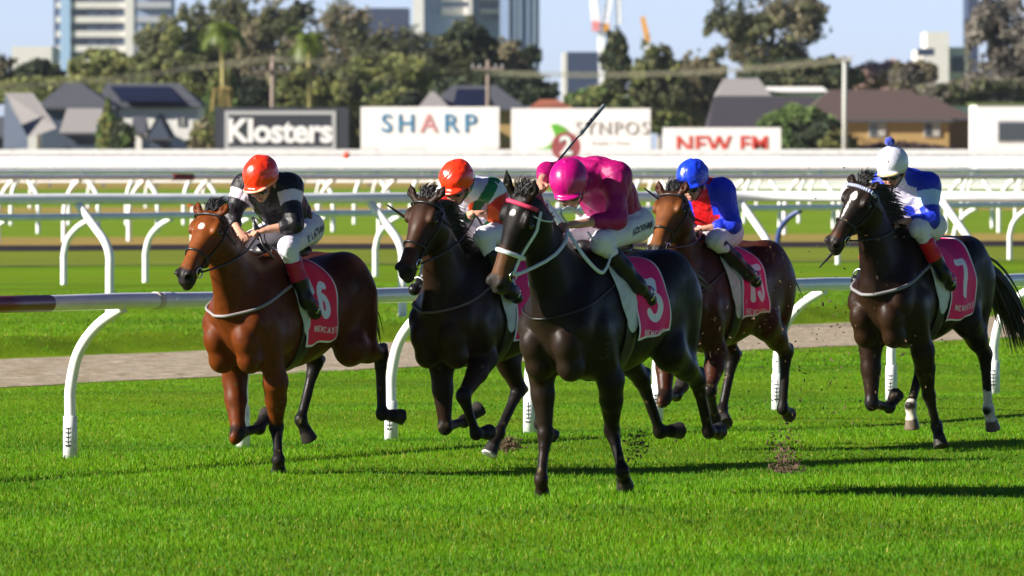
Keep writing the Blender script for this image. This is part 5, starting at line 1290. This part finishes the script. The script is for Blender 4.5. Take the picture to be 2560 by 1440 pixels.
def pt2(V, c, k):
    A = k['A']; t = (V - k['hm']) @ k['dv'] - .8 * V[:, 1] + .02
    c[(np.floor(t / .10) % 2) == 0] = (.66, .68, .80)
    for n in 'LR':
        sh, el, ha = A('sh' + n), A('el' + n), A('ha' + n); d, _ = seg_dist(V, sh, el); ta = along(V, sh, el); arm = (d < .092) & (np.abs(V[:, 1]) > .13)
        c[arm & (ta > .05)] = (.55, .012, .012); c[arm & (ta < .24)] = (.66, .68, .78)
        d2, _ = seg_dist(V, el, ha); c[(d2 < .08) & (d2 < d) & (along(V, el, ha) > .22)] = (.85, .10, .010)
def pt4(V, c, k):
    A = k['A']; q = V - k['sm']; y = V[:, 1]; t = (V - k['hm']) @ k['dv']
    front = ((V - k['sm']) @ k['bk']) < .10
    c[(np.abs(y - .02 - .0 * t) < .075)] = (.60, .008, .010)
    c[(np.abs(t - .16) < .05) & (((V - k['sm']) @ k['bk']) < .0)] = (.60, .008, .010)
    for n in 'LR':
        el, ha, sh = A('el' + n), A('ha' + n), A('sh' + n)
        for a, b in ((sh, el), (el, ha)):
            d, _ = seg_dist(V, a, b); c[d < .075] = (.012, .035, .60)
def pt5(V, c, k):
    A = k['A']
    for n in 'LR':
        sh, el = A('sh' + n), A('el' + n); d, _ = seg_dist(V, sh, el); t = along(V, sh, el); c[(d < .12) & (t > .22) & (t < .62) & (np.abs(V[:, 1]) > .12)] = (.38, .56, .85)
    e = V - (k['sm'] + k['dv'] * -.12 - k['bk'] * .10); fr = ((V - k['sm']) @ k['bk']) < -.075
    c[fr & (np.abs(V[:, 1]) < .12)] = (.66, .62, .78)
    c[fr & (((e[:, 1] - .03) / .045) ** 2 + ((e @ k['dv']) / .05) ** 2 < 1)] = (.014, .04, .55)
JOCKEYS = [
 dict(seed=1, label='jockey in a black jacket with white armbands and a shiny orange red cap', cap=(.84, .034, .006), band=(.9, .45, .28), face=(.86, .02, -.52), silk=(.009, .008, .011), paint=pt1, gaiter=(.42, .008, .035), gt=.60, cap_soft=True, sleeve=.62, name=('K LATHAM', .042, .13),
  head=(.015, .05, 2.044), shL=(-.207, .15, 1.959), shR=(-.164, -.19, 1.959), elL=(-.116, .24, 1.703), elR=(-.059, -.24, 1.751), haL=(.017, .05, 1.662), haR=(.078, -.06, 1.627), hipL=(-.49, .11, 1.672), kneeL=(-.051, .23, 1.545), ankL=(-.174, .31, 1.184), toeL=(-.276, .31, 1.095),
  kneeR=(-.14, -.22, 1.545), ankR=(-.15, -.30, 1.24), toeR=(-.06, -.31, 1.18), w0=(.03, .03, 1.66), w1=(.07, .01, 1.80),
  loops=[[(.03, .06, 1.66), (.06, .03, 1.73), (.02, .01, 1.75), (-.02, .05, 1.70), (0, .08, 1.60), (-.02, .12, 1.53), (.02, .12, 1.48)], [(.03, .05, 1.64), (.05, .10, 1.56), (.02, .14, 1.50), (-.02, .16, 1.45)]]),
 dict(seed=2, label='jockey in green and white stripes with red sleeves and a glossy orange cap', cap=(.86, .036, .006), face=(.90, .05, -.42), silk=(.008, .16, .050), paint=pt2, cap_soft=True, sleeve=.90,
  head=(.086, .02, 2.016), shL=(-.195, .15, 1.926), shR=(-.16, -.19, 1.919), elL=(-.241, .22, 1.752), elR=(-.05, -.23, 1.74), haL=(-.117, .06, 1.772), haR=(.12, -.10, 1.70), hipL=(-.50, .11, 1.652), kneeL=(.0, .19, 1.609), ankL=(-.162, .31, 1.228), toeL=(-.238, .32, 1.18),
  kneeR=(-.04, -.19, 1.60), ankR=(.0, -.30, 1.29), toeR=(.104, -.31, 1.238), w0=(.205, -.3, 1.731), w1=(.654, -.3, 1.895), loops=[[(-.10, .07, 1.76), (-.13, .12, 1.66), (-.12, .17, 1.60), (-.06, .17, 1.56), (-.02, .12, 1.62)]]),
 dict(seed=3, hs=1.15, label='jockey in all magenta silks raising a whip over the leading black horse', cap=(.42, .001, .145), face=(.80, .30, -.52), silk=(.30, .001, .10), paint=lambda V, c, k: None, sleeve=.62, onehand=True, name=('AACKTCHAN', .032, .13),
  head=(.126, .03, 2.022), shL=(-.22, .18, 2.045), shR=(-.26, -.15, 2.075), elL=(-.148, .22, 1.777), elR=(-.03, -.22, 2.075), haL=(.197, .07, 1.741), haR=(.225, -.13, 1.985), hipL=(-.543, .13, 1.738), kneeL=(-.041, .17, 1.634), ankL=(-.315, .28, 1.362), toeL=(-.462, .28, 1.264),
  kneeR=(-.04, -.19, 1.62), ankR=(-.22, -.29, 1.32), toeR=(-.16, -.31, 1.24), w0=(.20, -.15, 1.99), w1=(-.88, -.3, 2.502),
  loops=[[(.197, .07, 1.75), (.27, .06, 1.82), (.18, .07, 1.85), (.06, .09, 1.80)], [(.248, .1, 1.699), (.225, .2, 1.549), (.105, .24, 1.45), (.021, .24, 1.466), (-.088, .22, 1.571), (-.137, .2, 1.676)], [(-.137, .2, 1.676), (-.06, .19, 1.63), (.03, .17, 1.64), (.06, .13, 1.70)]]),
 dict(seed=4, label='jockey in royal blue silks with a red sash and a blue cap', boot_top=.02, cap=(.010, .045, .62), face=(.93, .12, -.28), silk=(.012, .035, .58), paint=pt4, cap_soft=True, sleeve=.92,
  head=(.055, .04, 2.02), shL=(-.219, .15, 1.916), shR=(-.17, -.19, 1.903), elL=(-.203, .24, 1.661), elR=(-.10, -.24, 1.66), haL=(-.045, .07, 1.632), haR=(.04, -.06, 1.62), hipL=(-.37, .11, 1.60), kneeL=(.0, .2, 1.55), ankL=(-.328, .3, 1.305), toeL=(-.453, .3, 1.232),
  kneeR=(-.02, -.20, 1.55), ankR=(-.25, -.30, 1.25), toeR=(-.2, -.31, 1.18), w0=(-.036, -.25, 1.82), w1=(.444, -.25, 2.0)),
 dict(seed=5, label='jockey in blue and white silks with a blue pompom on a white cap', cap=(.66, .66, .74), band=(.55, .40, .16), pom=(.008, .035, .5), face=(.93, .10, -.30), silk=(.012, .035, .50), paint=pt5, gaiter=(.60, .008, .015), gt=.66, sleeve=.90,
  head=(.09, .02, 2.115), shL=(-.234, .16, 1.958), shR=(-.18, -.17, 1.985), elL=(-.165, .22, 1.694), elR=(-.05, -.24, 1.72), haL=(.066, .08, 1.692), haR=(.10, -.07, 1.66), hipL=(-.38, .11, 1.650), kneeL=(-.01, .19, 1.636), ankL=(-.189, .31, 1.303), toeL=(-.303, .31, 1.216),
  kneeR=(-.02, -.20, 1.63), ankR=(-.10, -.30, 1.30), toeR=(.004, -.31, 1.254), w0=(.351, -.3, 1.49), w1=(.803, -.3, 1.276)),
]
for H, J, hf in zip(HORSES, JOCKEYS, HF):
    if hf is None: continue
    t_ = _t.time(); build_jockey(H, J); build_tack_extras(H, J, hf[0], hf[1]); print('jockey', J['seed'], round(_t.time() - t_, 1))
WL = ['short whip handle gripped by the black jacketed jockey', 'black whip held out left by the green and white striped jockey', 'whip raised high by the magenta jockey', 'black whip poking out behind the magenta jockey\'s back', 'black whip pointing down below the nose of the rightmost horse']
for i, (H, J) in enumerate(zip(HORSES, JOCKEYS)):
    if HF[i] is not None: whip(H, J['w0'], J['w1'], WL[i], flap=(i == 2), r0=(.009 if i != 2 else .0085))
# ================================================================ turf blades
def grass(name, n, yr, hgt, wid, seed, cols, xr=.080, label=None):
    r = np.random.default_rng(seed); y = yr[0] + (yr[1] - yr[0]) * r.uniform(0, 1, n) ** .9; x = r.uniform(-1, 1, n) * y * xr
    t, nn = tn(x, y); keep = (nn < 39.75 + .25 * np.sin(t * 1.7) + .2 * np.sin(t * 4.1)) | ((nn > 45.4) & (nn < 60)); x, y, nn = x[keep], y[keep], nn[keep]; n = len(x)
    P = np.stack([x, y, gz(x, y) - .004], -1); pn = .5 + .5 * vnoise(np.stack([x * .45, y * .22, 0 * x], -1), 3.2, 21, 3); pn2 = .5 + .5 * vnoise(np.stack([x, y * .5, 0 * x], -1), 11, 22, 2)
    fr = 1 - sstep(50, 82, y)
    h = (hgt * (.55 + .45 * fr) * (.55 + .9 * r.uniform(0, 1, n) ** 1.5) * (.75 + .45 * pn))
    w = wid * r.uniform(.6, 1.3, n); an = r.uniform(0, math.pi, n); lean = r.normal(size=(n, 2)) * .32
    W = np.stack([np.cos(an) * w, np.sin(an) * w, 0 * w], -1); M = P + np.stack([lean[:, 0] * h * .35, lean[:, 1] * h * .35, h * .55], -1); T = P + np.stack([lean[:, 0] * h, lean[:, 1] * h, h * (1 - .2 * (lean ** 2).sum(1))], -1)
    V = np.stack([P - W, P + W, M + W * .75, M - W * .75, T], 1).reshape(-1, 3)
    i = np.arange(n)[:, None] * 5; Q = np.concatenate([i + np.array([[0, 1, 2, 3]]), i + np.array([[3, 2, 4, 4]])]);
    me = bpy.data.meshes.new(name)
    F3 = i + np.array([[3, 2, 4]]); F4 = i + np.array([[0, 1, 2, 3]])
    me.vertices.add(len(V)); me.vertices.foreach_set('co', V.astype(np.float32).ravel()); me.loops.add(F3.size + F4.size)
    me.loops.foreach_set('vertex_index', np.concatenate([F4.ravel(), F3.ravel()]).astype(np.int32)); me.polygons.add(2 * n)
    me.polygons.foreach_set('loop_start', np.concatenate([np.arange(n) * 4, 4 * n + np.arange(n) * 3]).astype(np.int32)); me.update(calc_edges=True)
    A, B_, C_, D_ = [np.array(c) for c in cols]; k = sstep(.25, .75, pn)[:, None]; k2 = pn2[:, None]
    c = A * (1 - k) + B_ * k; dry = (r.uniform(0, 1, n) < .05 + .06 * (pn2 > .75))[:, None]; c = np.where(dry, C_, c); c = np.where((k2 < .2) & (k < .45), D_, c)
    c = c * r.uniform(.7, 1.3, n)[:, None]; at_ = me.color_attributes.new('col', 'FLOAT_COLOR', 'POINT'); cc = np.ones((len(V), 4), np.float32); cc[:, :3] = np.repeat(c, 5, 0); at_.data.foreach_set('color', cc.ravel())
    o = link(name, me, mat('grass_blades', (1, 1, 1), .55, .2, attr='col', trans=.42)); tag(o, label, 'grass', kind='stuff'); return o
GC = [(.066, .200, .001), (.115, .285, .001), (.32, .33, .05), (.055, .125, .003)]
grass('grass', 620000, (43, 92), .033, .0029, 31, GC, label='bright green turf grass of the racing track')
grass('verge_grass', 110000, (84, 128), .055, .006, 32, GC, label='grass beyond the gravel path')
# kicked up turf
M_DIRT = mat('kicked_dirt', (.085, .052, .028), .95, var=.3, vscale=40)
def spray(name, label, cen, spread, n, size, seed):
    r = np.random.default_rng(seed); V = []; Fq = []
    for i in range(n):
        p = np.asarray(cen) + r.normal(size=3) * spread; p[2] = max(p[2], .02); s = size * r.uniform(.3, 1.0) ** 1.5 + .002
        ax = r.normal(size=(3, 3)) * s * np.array([[1.5], [.8], [.6]]); k = len(V); V += [p + ax[0], p + ax[1], p - ax[0], p - ax[1], p + ax[2], p - ax[2]]
        for a, b_ in ((0, 1), (1, 2), (2, 3), (3, 0)): Fq += [(k + a, k + b_, k + 4), (k + b_, k + a, k + 5)]
    o = link(name, np_mesh(name, V, Fq, False), M_DIRT); return tag(o, label, 'dirt', kind='stuff')
def L2W(i, q):
    H = HORSES[i]; a = R(H['rz']); return np.array([H['O'][0] + q[0] * math.cos(a) - q[1] * math.sin(a), H['O'][1] + q[0] * math.sin(a) + q[1] * math.cos(a), q[2]])
spray('kicked_turf', 'clump of dark earth flying up in front of the bay horse behind the leader', at(1962, 1160, 58.5), (.055, .3, .10), 500, .0065, 1)
spray('kicked_turf', 'dark clod splash by the hoof of the half hidden horse', at(1268, 1112, 61), (.05, .1, .02), 380, .007, 2)
spray('kicked_turf', 'small dirt splash between the legs of the leading black horse', at(1590, 1110, 60), (.04, .2, .06), 160, .006, 3)
spray('flying_dirt', 'fine specks of earth scattered in the air behind the leader', at(1850, 930, 62), (.50, .8, .30), 300, .0045, 4)
spray('flying_dirt', 'fine specks of earth in the air before the rightmost horse', at(2110, 860, 61), (.30, .8, .62), 260, .0045, 5)

# thin air between the camera and the far towers
hz = MB(); hz.box(-900, 900, -60, 2700, -1.5, 140)
mh = bpy.data.materials.new('thin_haze'); mh.use_nodes = True; N_ = mh.node_tree.nodes; N_.clear()
o_ = N_.new('ShaderNodeOutputMaterial'); v_ = N_.new('ShaderNodeVolumePrincipled'); v_.inputs['Color'].default_value = (.86, .90, 1.0, 1); v_.inputs['Density'].default_value = .00004; v_.inputs['Anisotropy'].default_value = .3
mh.node_tree.links.new(v_.outputs[0], o_.inputs['Volume']); tag(hz.build('haze', mh), 'thin pale air over the racecourse', 'haze', kind='stuff')
